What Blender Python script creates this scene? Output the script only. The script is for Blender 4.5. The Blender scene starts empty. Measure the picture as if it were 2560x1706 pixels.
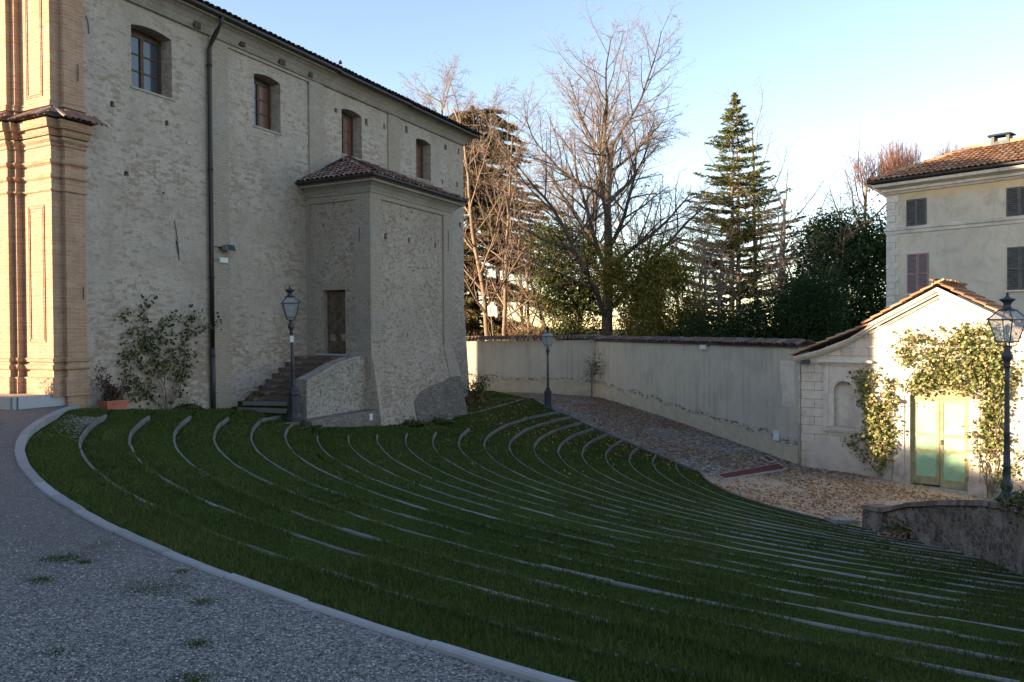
import bpy, math, random
import numpy as np
from mathutils import Vector, Matrix
from mathutils.geometry import tessellate_polygon
rad = math.radians
sc = bpy.context.scene
rng = np.random.default_rng(7)
random.seed(7)

# ------------------------------------------------------------------ camera, world, sun, exposure
F, PITCH, ROLL, EYE = 2063.0, 0.0148, -0.0056, 1.7
cR, sR, cP, sP = math.cos(ROLL), math.sin(ROLL), math.cos(PITCH), math.sin(PITCH)
cam = bpy.data.objects.new('camera', bpy.data.cameras.new('camera'))
sc.collection.objects.link(cam)
cam.data.sensor_width = 36.0
cam.data.lens = F / 2560.0 * 36.0
cam.data.clip_start = 0.05
cam.data.clip_end = 8000
m = Matrix(((cR, -sR, 0, 0), (sP * sR, sP * cR, -cP, 0), (cP * sR, cP * cR, sP, EYE), (0, 0, 0, 1)))
cam.matrix_world = m
sc.camera = cam

SUN_EL = rad(7.2)
SUN_XY = Vector((-0.9495, -0.3137)).normalized()      # horizontal direction towards the sun
w = bpy.data.worlds.new('World'); sc.world = w; w.use_nodes = True
nt = w.node_tree
sky = nt.nodes.new('ShaderNodeTexSky'); sky.sky_type = 'NISHITA'; sky.sun_disc = False
sky.sun_elevation = SUN_EL; sky.sun_rotation = math.atan2(SUN_XY.x, SUN_XY.y)
sky.altitude = 200; sky.air_density = 0.8; sky.dust_density = 0.3; sky.ozone_density = 1.15
bg = nt.nodes['Background']; bg.inputs['Strength'].default_value = 0.148
tint = nt.nodes.new('ShaderNodeMix'); tint.data_type = 'RGBA'; tint.blend_type = 'MULTIPLY'; tint.inputs[0].default_value = 1.0
tint.inputs[7].default_value = (1.09, 0.96, 0.92, 1); nt.links.new(sky.outputs[0], tint.inputs[6])
nt.links.new(tint.outputs[2], bg.inputs['Color'])
sun = bpy.data.objects.new('sun', bpy.data.lights.new('sun', 'SUN')); sc.collection.objects.link(sun)
sun.data.energy = 5.0; sun.data.angle = rad(0.5); sun.data.color = (1.0, 0.80, 0.56)
sd = Vector((SUN_XY.x * math.cos(SUN_EL), SUN_XY.y * math.cos(SUN_EL), math.sin(SUN_EL)))
sun.rotation_euler = sd.to_track_quat('Z', 'Y').to_euler(); sun.location = (-40, -10, 30)
sc.view_settings.view_transform = 'Standard'; sc.view_settings.look = 'None'
sc.view_settings.exposure = 1.9; sc.view_settings.gamma = 1.0; sc.view_settings.use_curve_mapping = False

# ------------------------------------------------------------------ photograph pixel -> point on a known plane
def ray(px, py):
    x = (px - 1280) / F; y = (853 - py) / F
    X, U = cR * x - sR * y, sR * x + cR * y
    return np.array([X, cP + sP * U, -sP + cP * U])
def G(px, py, z):
    d = ray(px, py); return np.array([0, 0, EYE]) + d * (z - EYE) / d[2]
def DP(px, py, depth):
    d = ray(px, py); return np.array([0, 0, EYE]) + d * depth / d[1]
def sstep(a, b, x):
    t = np.clip((x - a) / (b - a), 0, 1); return t * t * (3 - 2 * t)

# ------------------------------------------------------------------ materials
def nmat(name):
    mt = bpy.data.materials.new(name); mt.use_nodes = True
    t = mt.node_tree; b = t.nodes['Principled BSDF']
    b.inputs['Specular IOR Level'].default_value = 0.2
    return mt, t, b
class N:
    """small node helper"""
    def __init__(s, t): s.t = t
    def n(s, typ, **kw):
        nd = s.t.nodes.new(typ)
        for k, v in kw.items():
            if hasattr(nd, k): setattr(nd, k, v)
        return nd
    def l(s, a, b): s.t.links.new(a, b)
    def coord(s, scale=(1, 1, 1), kind='Object', loc=(0, 0, 0)):
        tc = s.n('ShaderNodeTexCoord'); mp = s.n('ShaderNodeMapping')
        mp.inputs['Scale'].default_value = scale; mp.inputs['Location'].default_value = loc
        s.l(tc.outputs[kind], mp.inputs[0]); return mp.outputs[0]
    def noise(s, vec, scale, detail=4, rough=0.55, dist=0.0):
        nd = s.n('ShaderNodeTexNoise'); nd.inputs['Scale'].default_value = scale
        nd.inputs['Detail'].default_value = detail; nd.inputs['Roughness'].default_value = rough
        nd.inputs['Distortion'].default_value = dist
        if vec is not None: s.l(vec, nd.inputs['Vector'])
        return nd.outputs['Fac']
    def voro(s, vec, scale, feature='F1', out='Distance'):
        nd = s.n('ShaderNodeTexVoronoi'); nd.feature = feature; nd.inputs['Scale'].default_value = scale
        s.l(vec, nd.inputs['Vector']); return nd.outputs[out]
    def ramp(s, fac, stops):
        r = s.n('ShaderNodeValToRGB'); e = r.color_ramp.elements
        while len(e) > 1: e.remove(e[-1])
        e[0].position = stops[0][0]; c = stops[0][1]; e[0].color = (*c, 1) if isinstance(c, tuple) else (c, c, c, 1)
        for p, c in stops[1:]:
            q = e.new(p); q.color = (*c, 1) if isinstance(c, tuple) else (c, c, c, 1)
        s.l(fac, r.inputs[0]); return r.outputs[0]
    def mix(s, fac, a, b, mode='MIX'):
        nd = s.n('ShaderNodeMix'); nd.data_type = 'RGBA'; nd.blend_type = mode
        for v, i in ((fac, 0), (a, 6), (b, 7)):
            if isinstance(v, (int, float)): nd.inputs[i].default_value = v if i == 0 else (v, v, v, 1)
            elif isinstance(v, tuple): nd.inputs[i].default_value = (*v, 1)
            else: s.l(v, nd.inputs[i])
        return nd.outputs[2]
    def math(s, op, a, b=0.0, clamp=False):
        nd = s.n('ShaderNodeMath'); nd.operation = op; nd.use_clamp = clamp
        for v, i in ((a, 0), (b, 1)):
            if isinstance(v, (int, float)): nd.inputs[i].default_value = v
            else: s.l(v, nd.inputs[i])
        return nd.outputs[0]
    def bump(s, h, b, strength=0.5, dist=0.02):
        nd = s.n('ShaderNodeBump'); nd.inputs['Strength'].default_value = strength
        nd.inputs['Distance'].default_value = dist
        s.l(h, nd.inputs['Height']); s.l(nd.outputs[0], b.inputs['Normal'])
    def uz(s, sx=1.0, sz=1.0, off=(0, 0), kind='Object'):
        """vector (x+y, z, 0): wall coordinates that work on every upright face"""
        tc = s.n('ShaderNodeTexCoord'); sp = s.n('ShaderNodeSeparateXYZ'); s.l(tc.outputs[kind], sp.inputs[0])
        a = s.math('ADD', sp.outputs[0], sp.outputs[1]); a = s.math('MULTIPLY_ADD', a, sx)
        a.node.inputs[2].default_value = off[0]
        z = s.math('MULTIPLY_ADD', sp.outputs[2], sz); z.node.inputs[2].default_value = off[1]
        cb = s.n('ShaderNodeCombineXYZ'); s.l(a, cb.inputs[0]); s.l(z, cb.inputs[1]); return cb.outputs[0], sp
    def brick(s, vec, c1, c2, mortar, bw, rh, ms, off=0.5):
        nd = s.n('ShaderNodeTexBrick'); nd.inputs['Scale'].default_value = 1.0
        nd.inputs['Brick Width'].default_value = bw; nd.inputs['Row Height'].default_value = rh
        nd.inputs['Mortar Size'].default_value = ms; nd.inputs['Mortar Smooth'].default_value = 0.3
        nd.offset = off
        for k, c in (('Color1', c1), ('Color2', c2), ('Mortar', mortar)):
            nd.inputs[k].default_value = (*c, 1) if isinstance(c, tuple) else (c, c, c, 1)
        s.l(vec, nd.inputs['Vector']); return nd

def flat_mat(name, col, rough=0.7, metal=0.0, var=0.25, scale=6.0, bump=0.15, spec=0.25):
    mt, t, b = nmat(name); h = N(t)
    v = h.coord(); f = h.noise(v, scale, 5, 0.6)
    lo = tuple(c * (1 - var) for c in col); hi = tuple(min(1, c * (1 + var)) for c in col)
    h.l(h.ramp(f, [(0.3, lo), (0.7, hi)]), b.inputs['Base Color'])
    b.inputs['Roughness'].default_value = rough; b.inputs['Metallic'].default_value = metal
    b.inputs['Specular IOR Level'].default_value = spec
    if bump: h.bump(h.noise(v, scale * 6, 4), b, bump, 0.01)
    return mt

def masonry(name, plaster, bricks, mortar, expose, rough_z=None, streak=(0.20, 0.175, 0.15), pits=0.66, tone=0.22):
    """old lime render over brickwork: plaster wins where expose is low"""
    mt, t, b = nmat(name); h = N(t)
    uv, sp = h.uz()
    # wobble the courses a little
    v3 = h.coord()
    wob = h.noise(v3, 1.1, 2); uvn = h.n('ShaderNodeVectorMath'); uvn.operation = 'ADD'
    cmb = h.n('ShaderNodeCombineXYZ'); wv = h.math('MULTIPLY', h.math('SUBTRACT', wob, 0.5), 0.10)
    h.l(wv, cmb.inputs[1]); h.l(wv, cmb.inputs[0]); h.l(uv, uvn.inputs[0]); h.l(cmb.outputs[0], uvn.inputs[1]); uv = uvn.outputs[0]
    br = h.brick(uv, bricks[0], bricks[1], mortar, 0.27, 0.078, 0.011)
    pr = h.brick(uv, 0.0, 1.0, 0.0, 0.27, 0.078, 0.008)
    brc = h.mix(h.ramp(h.noise(v3, 3.0, 3), [(0.35, 0.0), (0.65, 0.6)]), br.outputs['Color'], bricks[2])
    big = h.noise(v3, 0.45, 5, 0.6)
    med = h.noise(v3, 2.6, 6, 0.65)
    fine = h.noise(v3, 14, 5, 0.7)
    hs = h.noise(h.coord((3.2, 3.2, 7.5)), 1.0, 6, 0.7)
    patch = h.noise(h.coord((1.0, 1.0, 1.9)), 4.6, 7, 0.72)
    pl = h.mix(h.ramp(big, [(0.3, 0.0), (0.7, 1.0)]), tuple(c * (1 - tone) for c in plaster), tuple(c * (1 + tone * 0.8) for c in plaster))
    pl = h.mix(h.ramp(med, [(0.35, 0.0), (0.7, 0.55)]), pl, tuple(c * f for c, f in zip(plaster, (1.12, 1.14, 1.2))))
    pl = h.mix(h.ramp(hs, [(0.55, 0.0), (0.63, 0.55)]), pl, streak)
    pl = h.mix(h.ramp(fine, [(0.3, 0.25), (0.5, 0.0)]), pl, tuple(c * 0.55 for c in plaster))
    crs = h.math('MULTIPLY', br.outputs['Fac'], h.ramp(h.noise(v3, 1.6, 4), [(0.40, 0.05), (0.62, 0.45)]))
    pl = h.mix(crs, pl, tuple(c * 0.62 for c in plaster))
    pl = h.mix(h.math('MULTIPLY', pr.outputs['Color'], h.ramp(h.noise(v3, 1.2, 5, 0.7), [(0.42, 0.0), (0.62, 0.34)])), pl, (0.30, 0.235, 0.165))
    blo = h.noise(h.coord((1, 1, 0.6)), 0.9, 6, 0.75)
    pl = h.mix(h.ramp(blo, [(0.46, 0.0), (0.66, 0.5)]), pl, (plaster[0] * 0.66, plaster[1] * 0.61, plaster[2] * 0.55))
    fl = h.noise(h.coord((1, 1, 1.3)), 8.5, 6, 0.72)
    pl = h.mix(h.ramp(fl, [(0.52, 0.0), (0.64, 0.4)]), pl, tuple(min(1, c * 1.25) for c in plaster))
    pl = h.mix(h.ramp(fl, [(0.34, 0.6), (0.44, 0.0)]), pl, (plaster[0] * 0.62, plaster[1] * 0.54, plaster[2] * 0.46))
    # which bricks show: random per brick + patches
    e = h.math('ADD', h.math('MULTIPLY', pr.outputs['Color'], 0.12), h.math('MULTIPLY', patch, 0.70))
    e = h.math('ADD', e, h.math('MULTIPLY', big, 0.35))
    if rough_z is not None:
        lowf = h.n('ShaderNodeMapRange'); lowf.inputs[1].default_value = rough_z[1]; lowf.inputs[2].default_value = rough_z[0]
        lowf.inputs[3].default_value = 0.0; lowf.inputs[4].default_value = rough_z[2]; h.l(sp.outputs[2], lowf.inputs[0])
        e = h.math('ADD', e, lowf.outputs[0])
    e = h.math('MULTIPLY', e, 0.85)
    mask = h.ramp(e, [(expose, 0.0), (expose + 0.035, 0.9)])
    mask = h.mix(0.12, mask, h.math('SUBTRACT', 1.0, br.outputs['Fac']), 'MULTIPLY')
    col = h.mix(mask, pl, brc)
    pit = h.ramp(h.noise(h.coord((1, 1, 1.5)), 9.5, 4, 0.6), [(pits, 0.0), (pits + 0.035, 1.0)])
    col = h.mix(h.math('MULTIPLY', pit, 0.5), col, (0.11, 0.085, 0.065))
    h.l(col, b.inputs['Base Color']); b.inputs['Roughness'].default_value = 0.95; b.inputs['Specular IOR Level'].default_value = 0.08
    hh = h.math('ADD', h.math('MULTIPLY', med, 0.6), h.math('MULTIPLY', fine, 0.35))
    hh = h.math('SUBTRACT', hh, h.math('MULTIPLY', pit, 0.6))
    hh = h.math('SUBTRACT', hh, h.math('MULTIPLY', mask, h.math('MULTIPLY', br.outputs['Fac'], 0.35)))
    h.bump(hh, b, 0.8, 0.035)
    return mt

M = {}
M['church'] = masonry('church_render', (0.40, 0.346, 0.292), ((0.27, 0.17, 0.115), (0.31, 0.24, 0.175), (0.24, 0.19, 0.145)), (0.31, 0.28, 0.235), 0.530, (-0.6, 3.6, 0.055))
M['church_strip'] = masonry('church_strip', (0.34, 0.315, 0.28), ((0.36, 0.25, 0.17), (0.38, 0.325, 0.25), (0.31, 0.265, 0.205)), (0.30, 0.275, 0.235), 0.44, (-0.6, 2.5, 0.10))
M['sacristy'] = masonry('sacristy_render', (0.375, 0.32, 0.26), ((0.33, 0.16, 0.10), (0.28, 0.22, 0.16), (0.23, 0.185, 0.14)), (0.31, 0.28, 0.24), 0.535, (-1.5, 1.8, 0.03), pits=0.60)
M['cove'] = masonry('smooth_render', (0.33, 0.31, 0.27), ((0.40, 0.25, 0.17), (0.40, 0.34, 0.27), (0.35, 0.30, 0.25)), (0.34, 0.32, 0.28), 0.9, tone=0.12, pits=0.9)
M['redbrick'] = masonry('facade_brick', (0.44, 0.36, 0.27), ((0.40, 0.185, 0.105), (0.47, 0.30, 0.18), (0.32, 0.20, 0.135)), (0.46, 0.40, 0.31), 0.37, pits=0.72)
M['rubble'] = masonry('rubble_wall', (0.19, 0.17, 0.15), ((0.19, 0.11, 0.08), (0.30, 0.26, 0.21), (0.12, 0.105, 0.095)), (0.20, 0.185, 0.16), 0.50, tone=0.45, streak=(0.06, 0.052, 0.045), pits=0.52)
M['parapet'] = masonry('parapet_render', (0.34, 0.31, 0.265), ((0.30, 0.18, 0.12), (0.32, 0.27, 0.21), (0.2, 0.18, 0.16)), (0.3, 0.28, 0.25), 0.545, tone=0.42, streak=(0.11, 0.095, 0.08), pits=0.56)

def garden_wall_mat():
    mt, t, b = nmat('garden_wall_render'); h = N(t)
    v = h.coord(); sp = h.n('ShaderNodeSeparateXYZ'); h.l(h.n('ShaderNodeTexCoord').outputs['Object'], sp.inputs[0])
    big = h.noise(v, 0.35, 5, 0.6); med = h.noise(v, 2.2, 6, 0.65); fine = h.noise(v, 16, 4)
    col = h.ramp(big, [(0.3, (0.34, 0.315, 0.27)), (0.5, (0.50, 0.455, 0.375)), (0.72, (0.40, 0.375, 0.325))])
    col = h.mix(h.ramp(med, [(0.5, 0.0), (0.72, 0.5)]), col, (0.40, 0.37, 0.31))
    vs = h.noise(h.coord((5, 5, 0.25)), 1.0, 4, 0.6)
    col = h.mix(h.ramp(vs, [(0.5, 0.0), (0.72, 0.6)]), col, (0.28, 0.255, 0.21))
    # broken band of render above the damp foot of the wall
    zb = h.math('ADD', sp.outputs[2], h.math('MULTIPLY', sp.outputs[0], 0.062))
    zb = h.math('ADD', zb, h.math('MULTIPLY', h.math('SUBTRACT', h.noise(v, 0.55, 4), 0.5), 1.1))
    foot = h.ramp(h.math('MULTIPLY_ADD', zb, 0.25), [(0.0, 1.0), (1.0, 1.0)])
    mr = h.n('ShaderNodeMapRange'); h.l(zb, mr.inputs[0]); mr.inputs[1].default_value = -1.22; mr.inputs[2].default_value = -1.16
    mr.inputs[3].default_value = 1.0; mr.inputs[4].default_value = 0.0
    col = h.mix(mr.outputs[0], col, h.ramp(med, [(0.35, (0.40, 0.34, 0.25)), (0.65, (0.52, 0.45, 0.34))]))
    band = h.n('ShaderNodeMapRange'); h.l(h.math('ABSOLUTE', h.math('ADD', zb, 1.12)), band.inputs[0])
    band.inputs[1].default_value = 0.02; band.inputs[2].default_value = 0.12; band.inputs[3].default_value = 1.0; band.inputs[4].default_value = 0.0
    bm = h.math('MULTIPLY', band.outputs[0], h.ramp(h.noise(h.coord((1.5, 1.5, 5)), 2.6, 5, 0.7), [(0.49, 0.0), (0.54, 1.0)]))
    col = h.mix(bm, col, (0.13, 0.10, 0.075))
    lt = h.math('MULTIPLY', h.ramp(h.noise(v, 1.4, 5, 0.7), [(0.60, 0.0), (0.64, 1.0)]), 0.35)
    col = h.mix(lt, col, (0.58, 0.54, 0.46))
    h.l(col, b.inputs['Base Color']); b.inputs['Roughness'].default_value = 0.95; b.inputs['Specular IOR Level'].default_value = 0.08
    h.bump(h.math('SUBTRACT', h.math('ADD', med, h.math('MULTIPLY', fine, 0.3)), bm), b, 0.5, 0.02)
    return mt
M['garden_wall'] = garden_wall_mat()

def limestone(name, base, joints=True):
    mt, t, b = nmat(name); h = N(t)
    v = h.coord(); big = h.noise(v, 0.8, 5, 0.6); med = h.noise(v, 4, 6, 0.7)
    col = h.ramp(big, [(0.3, tuple(c * 0.72 for c in base)), (0.5, base), (0.75, tuple(min(1, c * 1.12) for c in base))])
    col = h.mix(h.ramp(med, [(0.48, 0.0), (0.72, 0.6)]), col, (base[0] * 0.55, base[1] * 0.52, base[2] * 0.50))
    col = h.mix(h.ramp(h.noise(h.coord((6, 6, 0.5)), 1, 4), [(0.55, 0.0), (0.75, 0.4)]), col, (base[0] * 0.70, base[1] * 0.6, base[2] * 0.46))
    sz_ = h.n('ShaderNodeSeparateXYZ'); h.l(h.n('ShaderNodeTexCoord').outputs['Object'], sz_.inputs[0])
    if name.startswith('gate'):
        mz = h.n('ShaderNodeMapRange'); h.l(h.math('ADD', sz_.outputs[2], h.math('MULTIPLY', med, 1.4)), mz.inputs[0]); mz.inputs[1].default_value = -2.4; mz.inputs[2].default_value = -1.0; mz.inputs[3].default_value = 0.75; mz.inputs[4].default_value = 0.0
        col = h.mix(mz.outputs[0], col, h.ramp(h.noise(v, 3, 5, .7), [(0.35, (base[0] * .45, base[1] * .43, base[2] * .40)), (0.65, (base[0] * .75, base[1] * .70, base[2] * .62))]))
    hgt = med
    if joints:
        uv, sp = h.uz(1, 1, (0.35, 0.105 + 2.9))
        br = h.brick(uv, 1.0, 1.0, 0.0, 0.85, 0.29, 0.010)
        br.inputs['Mortar Smooth'].default_value = 0.1
        col = h.mix(h.math('MULTIPLY', br.outputs['Fac'], 0.75), col, (base[0] * 0.35, base[1] * 0.33, base[2] * 0.3))
        hgt = h.math('SUBTRACT', med, h.math('MULTIPLY', br.outputs['Fac'], 1.5))
    h.l(col, b.inputs['Base Color']); b.inputs['Roughness'].default_value = 0.9; b.inputs['Specular IOR Level'].default_value = 0.1
    h.bump(hgt, b, 0.45, 0.02)
    return mt
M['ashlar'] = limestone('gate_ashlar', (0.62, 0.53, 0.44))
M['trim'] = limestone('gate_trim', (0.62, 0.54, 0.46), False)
M['quoin'] = limestone('villa_quoin', (0.54, 0.51, 0.45), False)

def villa_mat():
    mt, t, b = nmat('villa_stucco'); h = N(t)
    v = h.coord(); big = h.noise(v, 0.7, 6, 0.7, 0.6); med = h.noise(v, 2.5, 6, 0.7)
    cells = h.voro(h.coord((0.7, 0.7, 0.6), loc=(0.3, 0, 0.2)), 1.0, 'SMOOTH_F1', 'Color')
    sep = h.n('ShaderNodeSeparateColor'); h.l(cells, sep.inputs[0])
    col = h.ramp(big, [(0.32, (0.30, 0.28, 0.245)), (0.5, (0.49, 0.45, 0.365)), (0.68, (0.36, 0.34, 0.295))])
    col = h.mix(h.ramp(sep.outputs[0], [(0.35, 0.0), (0.45, 0.25)]), col, (0.64, 0.60, 0.48))
    col = h.mix(h.ramp(sep.outputs[1], [(0.6, 0.0), (0.66, 0.22)]), col, (0.36, 0.335, 0.29))
    col = h.mix(h.ramp(med, [(0.5, 0.0), (0.75, 0.45)]), col, (0.50, 0.38, 0.20))
    spz = h.n('ShaderNodeSeparateXYZ'); h.l(h.n('ShaderNodeTexCoord').outputs['Object'], spz.inputs[0])
    zt = h.n('ShaderNodeMapRange'); h.l(h.math('ADD', spz.outputs[2], h.math('MULTIPLY', med, 0.9)), zt.inputs[0]); zt.inputs[1].default_value = 7.25; zt.inputs[2].default_value = 7.6; zt.inputs[4].default_value = 0.75
    col = h.mix(zt.outputs[0], col, (0.50, 0.36, 0.17))
    dr_ = h.ramp(h.noise(h.coord((3.5, 3.5, 0.35)), 1, 4, 0.6), [(0.55, 0.0), (0.7, 0.45)]); col = h.mix(dr_, col, (0.36, 0.31, 0.25))
    h.l(col, b.inputs['Base Color']); b.inputs['Roughness'].default_value = 0.9; b.inputs['Specular IOR Level'].default_value = 0.1
    h.bump(med, b, 0.25, 0.02)
    return mt
M['villa'] = villa_mat()

def island_mat(name, stops, rough=0.8, trans=0.0, bump=0.0, noise_amt=0.25, nscale=5.0):
    """colour varies from piece to piece (tile, leaf, stone)"""
    mt, t, b = nmat(name); h = N(t)
    g = h.n('ShaderNodeNewGeometry')
    nz = h.noise(h.coord(), nscale, 3)
    f = h.math('ADD', h.math('MULTIPLY', g.outputs['Random Per Island'], 1 - noise_amt), h.math('MULTIPLY', nz, noise_amt))
    c = h.ramp(f, stops)
    h.l(c, b.inputs['Base Color']); b.inputs['Roughness'].default_value = rough; b.inputs['Specular IOR Level'].default_value = 0.15
    if bump: h.bump(h.noise(h.coord(), 40, 4), b, bump, 0.01)
    if trans > 0:
        tr = h.n('ShaderNodeBsdfTranslucent'); h.l(c, tr.inputs[0]); mx = h.n('ShaderNodeMixShader'); mx.inputs[0].default_value = trans
        out = t.nodes['Material Output']; h.l(b.outputs[0], mx.inputs[1]); h.l(tr.outputs[0], mx.inputs[2]); h.l(mx.outputs[0], out.inputs[0])
    return mt
M['tile_old'] = island_mat('old_roof_tiles', [(0.1, (0.12, 0.085, 0.075)), (0.35, (0.22, 0.13, 0.11)), (0.55, (0.26, 0.115, 0.08)), (0.75, (0.27, 0.22, 0.19)), (0.95, (0.33, 0.27, 0.23))], 0.9, bump=0.3)
M['tile_warm'] = island_mat('warm_roof_tiles', [(0.1, (0.24, 0.13, 0.08)), (0.4, (0.36, 0.17, 0.09)), (0.7, (0.40, 0.23, 0.13)), (0.95, (0.36, 0.29, 0.22))], 0.9, bump=0.3)
M['tile_dark'] = island_mat('dark_roof_tiles', [(0.1, (0.05, 0.045, 0.04)), (0.5, (0.10, 0.075, 0.065)), (0.9, (0.16, 0.12, 0.10))], 0.9, bump=0.3)
M['tile_moss'] = island_mat('mossy_coping_tiles', [(0.1, (0.075, 0.06, 0.055)), (0.4, (0.14, 0.10, 0.085)), (0.65, (0.17, 0.085, 0.065)), (0.8, (0.18, 0.155, 0.135)), (0.97, (0.30, 0.265, 0.23))], 0.95, bump=0.3)
M['under'] = flat_mat('tile_underlay', (0.08, 0.06, 0.05), 0.95)
M['iron'] = flat_mat('cast_iron', (0.045, 0.048, 0.055), 0.5, 0.3, 0.2, 8, 0.1, 0.4)
M['iron_brown'] = flat_mat('painted_downpipe', (0.028, 0.02, 0.021), 0.45, 0.2, 0.2, 3, 0.05, 0.4)
M['gutter'] = flat_mat('gutter_metal', (0.035, 0.035, 0.04), 0.5, 0.3, 0.2, 3, 0.05, 0.4)
M['wood_dark'] = flat_mat('dark_wood', (0.085, 0.048, 0.030), 0.6, 0, 0.35, 9, 0.2)
M['wood_door'] = flat_mat('old_door_wood', (0.12, 0.085, 0.06), 0.75, 0, 0.5, 5, 0.3)
M['wood_faded'] = flat_mat('faded_door_panel', (0.26, 0.21, 0.16), 0.8, 0, 0.35, 5, 0.2)
M['kerbstone'] = island_mat('kerb_stone', [(0.1, (0.09, 0.087, 0.085)), (0.5, (0.155, 0.15, 0.15)), (0.9, (0.24, 0.23, 0.23))], 0.85, bump=0.4, noise_amt=0.5, nscale=7)
M['kerb_edge'] = island_mat('edge_stone', [(0.1, (0.20, 0.20, 0.205)), (0.5, (0.27, 0.27, 0.28)), (0.9, (0.33, 0.33, 0.34))], 0.85, bump=0.4, noise_amt=0.5, nscale=7)
M['slab'] = island_mat('step_slab', [(0.1, (0.30, 0.31, 0.33)), (0.9, (0.40, 0.41, 0.43))], 0.85, bump=0.3, noise_amt=0.5)
M['brickstep'] = island_mat('brick_steps', [(0.1, (0.09, 0.07, 0.06)), (0.5, (0.15, 0.105, 0.085)), (0.9, (0.22, 0.185, 0.16))], 0.9, bump=0.4)
M['white_box'] = flat_mat('white_plastic', (0.62, 0.62, 0.62), 0.6, 0, 0.1, 4, 0)
M['block'] = flat_mat('cement_block', (0.60, 0.58, 0.54), 0.9, 0, 0.12, 8, 0.3)
M['terracotta'] = flat_mat('terracotta', (0.38, 0.13, 0.085), 0.8, 0, 0.15, 4, 0.1)
M['door_frame_paint'] = flat_mat('olive_paint', (0.30, 0.265, 0.14), 0.6, 0, 0.25, 5, 0.15)
M['mint'] = flat_mat('mint_paint', (0.29, 0.44, 0.27), 0.6, 0, 0.15, 3, 0.1)
M['shut_grey'] = flat_mat('grey_shutters', (0.10, 0.10, 0.095), 0.7, 0, 0.35, 6, 0.1)
M['shut_mauve'] = flat_mat('mauve_shutters', (0.26, 0.185, 0.185), 0.7, 0, 0.15, 6, 0.1)
M['red_mat'] = flat_mat('red_channel', (0.12, 0.035, 0.03), 0.8, 0, 0.3, 5, 0.2)
M['white_edge'] = flat_mat('pale_stone_frame', (0.30, 0.28, 0.26), 0.8, 0, 0.2, 5, 0.2)
M['bark'] = flat_mat('grey_bark', (0.20, 0.155, 0.12), 0.95, 0, 0.4, 5, 0.5)
M['bark_dark'] = flat_mat('dark_bark', (0.075, 0.06, 0.048), 0.95, 0, 0.4, 5, 0.5)
M['bark_pale'] = flat_mat('pale_bark', (0.20, 0.14, 0.095), 0.95, 0, 0.3, 5, 0.4)
M['twig'] = flat_mat('twigs', (0.24, 0.17, 0.135), 0.9, 0, 0.3, 1.5, 0)
M['twig_red'] = flat_mat('reddish_twigs', (0.30, 0.16, 0.12), 0.9, 0, 0.3, 1.5, 0)
M['twig_dry'] = flat_mat('dry_twigs', (0.30, 0.17, 0.10), 0.9, 0, 0.4, 1.5, 0)
M['leaf_cedar'] = island_mat('cedar_needles', [(0.1, (0.03, 0.035, 0.015)), (0.4, (0.08, 0.07, 0.028)), (0.7, (0.13, 0.10, 0.04)), (0.95, (0.20, 0.12, 0.055))], 0.9, 0.15)
M['leaf_spruce'] = island_mat('spruce_needles', [(0.1, (0.05, 0.07, 0.018)), (0.6, (0.12, 0.13, 0.03)), (0.95, (0.22, 0.18, 0.05))], 0.9, 0.15)
M['leaf_laurel'] = island_mat('laurel_leaves', [(0.1, (0.012, 0.028, 0.010)), (0.6, (0.025, 0.052, 0.016)), (0.95, (0.05, 0.085, 0.02))], 0.75, 0.1)
M['leaf_laurel'].node_tree.nodes['Principled BSDF'].inputs['Specular IOR Level'].default_value = 0.12
M['leaf_autumn'] = island_mat('autumn_leaves', [(0.1, (0.08, 0.10, 0.02)), (0.5, (0.19, 0.17, 0.035)), (0.8, (0.33, 0.23, 0.04)), (0.95, (0.42, 0.25, 0.06))], 0.8, 0.35)
M['leaf_ivy'] = island_mat('dusky_green_leaves', [(0.1, (0.03, 0.045, 0.015)), (0.6, (0.07, 0.09, 0.025)), (0.95, (0.16, 0.14, 0.03))], 0.8, 0.3)
M['leaf_rose'] = island_mat('rose_leaves', [(0.08, (0.30, 0.10, 0.06)), (0.2, (0.06, 0.10, 0.025)), (0.45, (0.15, 0.18, 0.05)), (0.65, (0.34, 0.30, 0.12)), (1.0, (0.58, 0.46, 0.26))], 0.7, 0.25)
M['leaf_shrub'] = island_mat('shrub_leaves', [(0.1, (0.03, 0.045, 0.015)), (0.6, (0.07, 0.095, 0.028)), (1.0, (0.15, 0.16, 0.05))], 0.7, 0.2)
M['leaf_red'] = island_mat('reddish_leaves', [(0.1, (0.05, 0.02, 0.02)), (0.7, (0.10, 0.045, 0.04)), (1.0, (0.05, 0.06, 0.03))], 0.8, 0.2)
M['fallen'] = island_mat('fallen_leaves', [(0.05, (0.12, 0.055, 0.03)), (0.4, (0.26, 0.115, 0.05)), (0.75, (0.38, 0.18, 0.07)), (0.97, (0.50, 0.32, 0.12))], 0.85, noise_amt=0.1)
M['grass'] = island_mat('grass_blades', [(0.15, (0.030, 0.048, 0.012)), (0.40, (0.052, 0.078, 0.018)), (0.58, (0.080, 0.105, 0.026)), (0.75, (0.125, 0.125, 0.042)), (1.0, (0.22, 0.18, 0.09))], 0.8, 0.25, noise_amt=0.6, nscale=0.55)
M['pebble'] = island_mat('gravel_stones', [(0.05, (0.07, 0.065, 0.066)), (0.4, (0.20, 0.188, 0.18)), (0.75, (0.33, 0.31, 0.29)), (1.0, (0.52, 0.485, 0.45))], 0.85, noise_amt=0.1)

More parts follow.
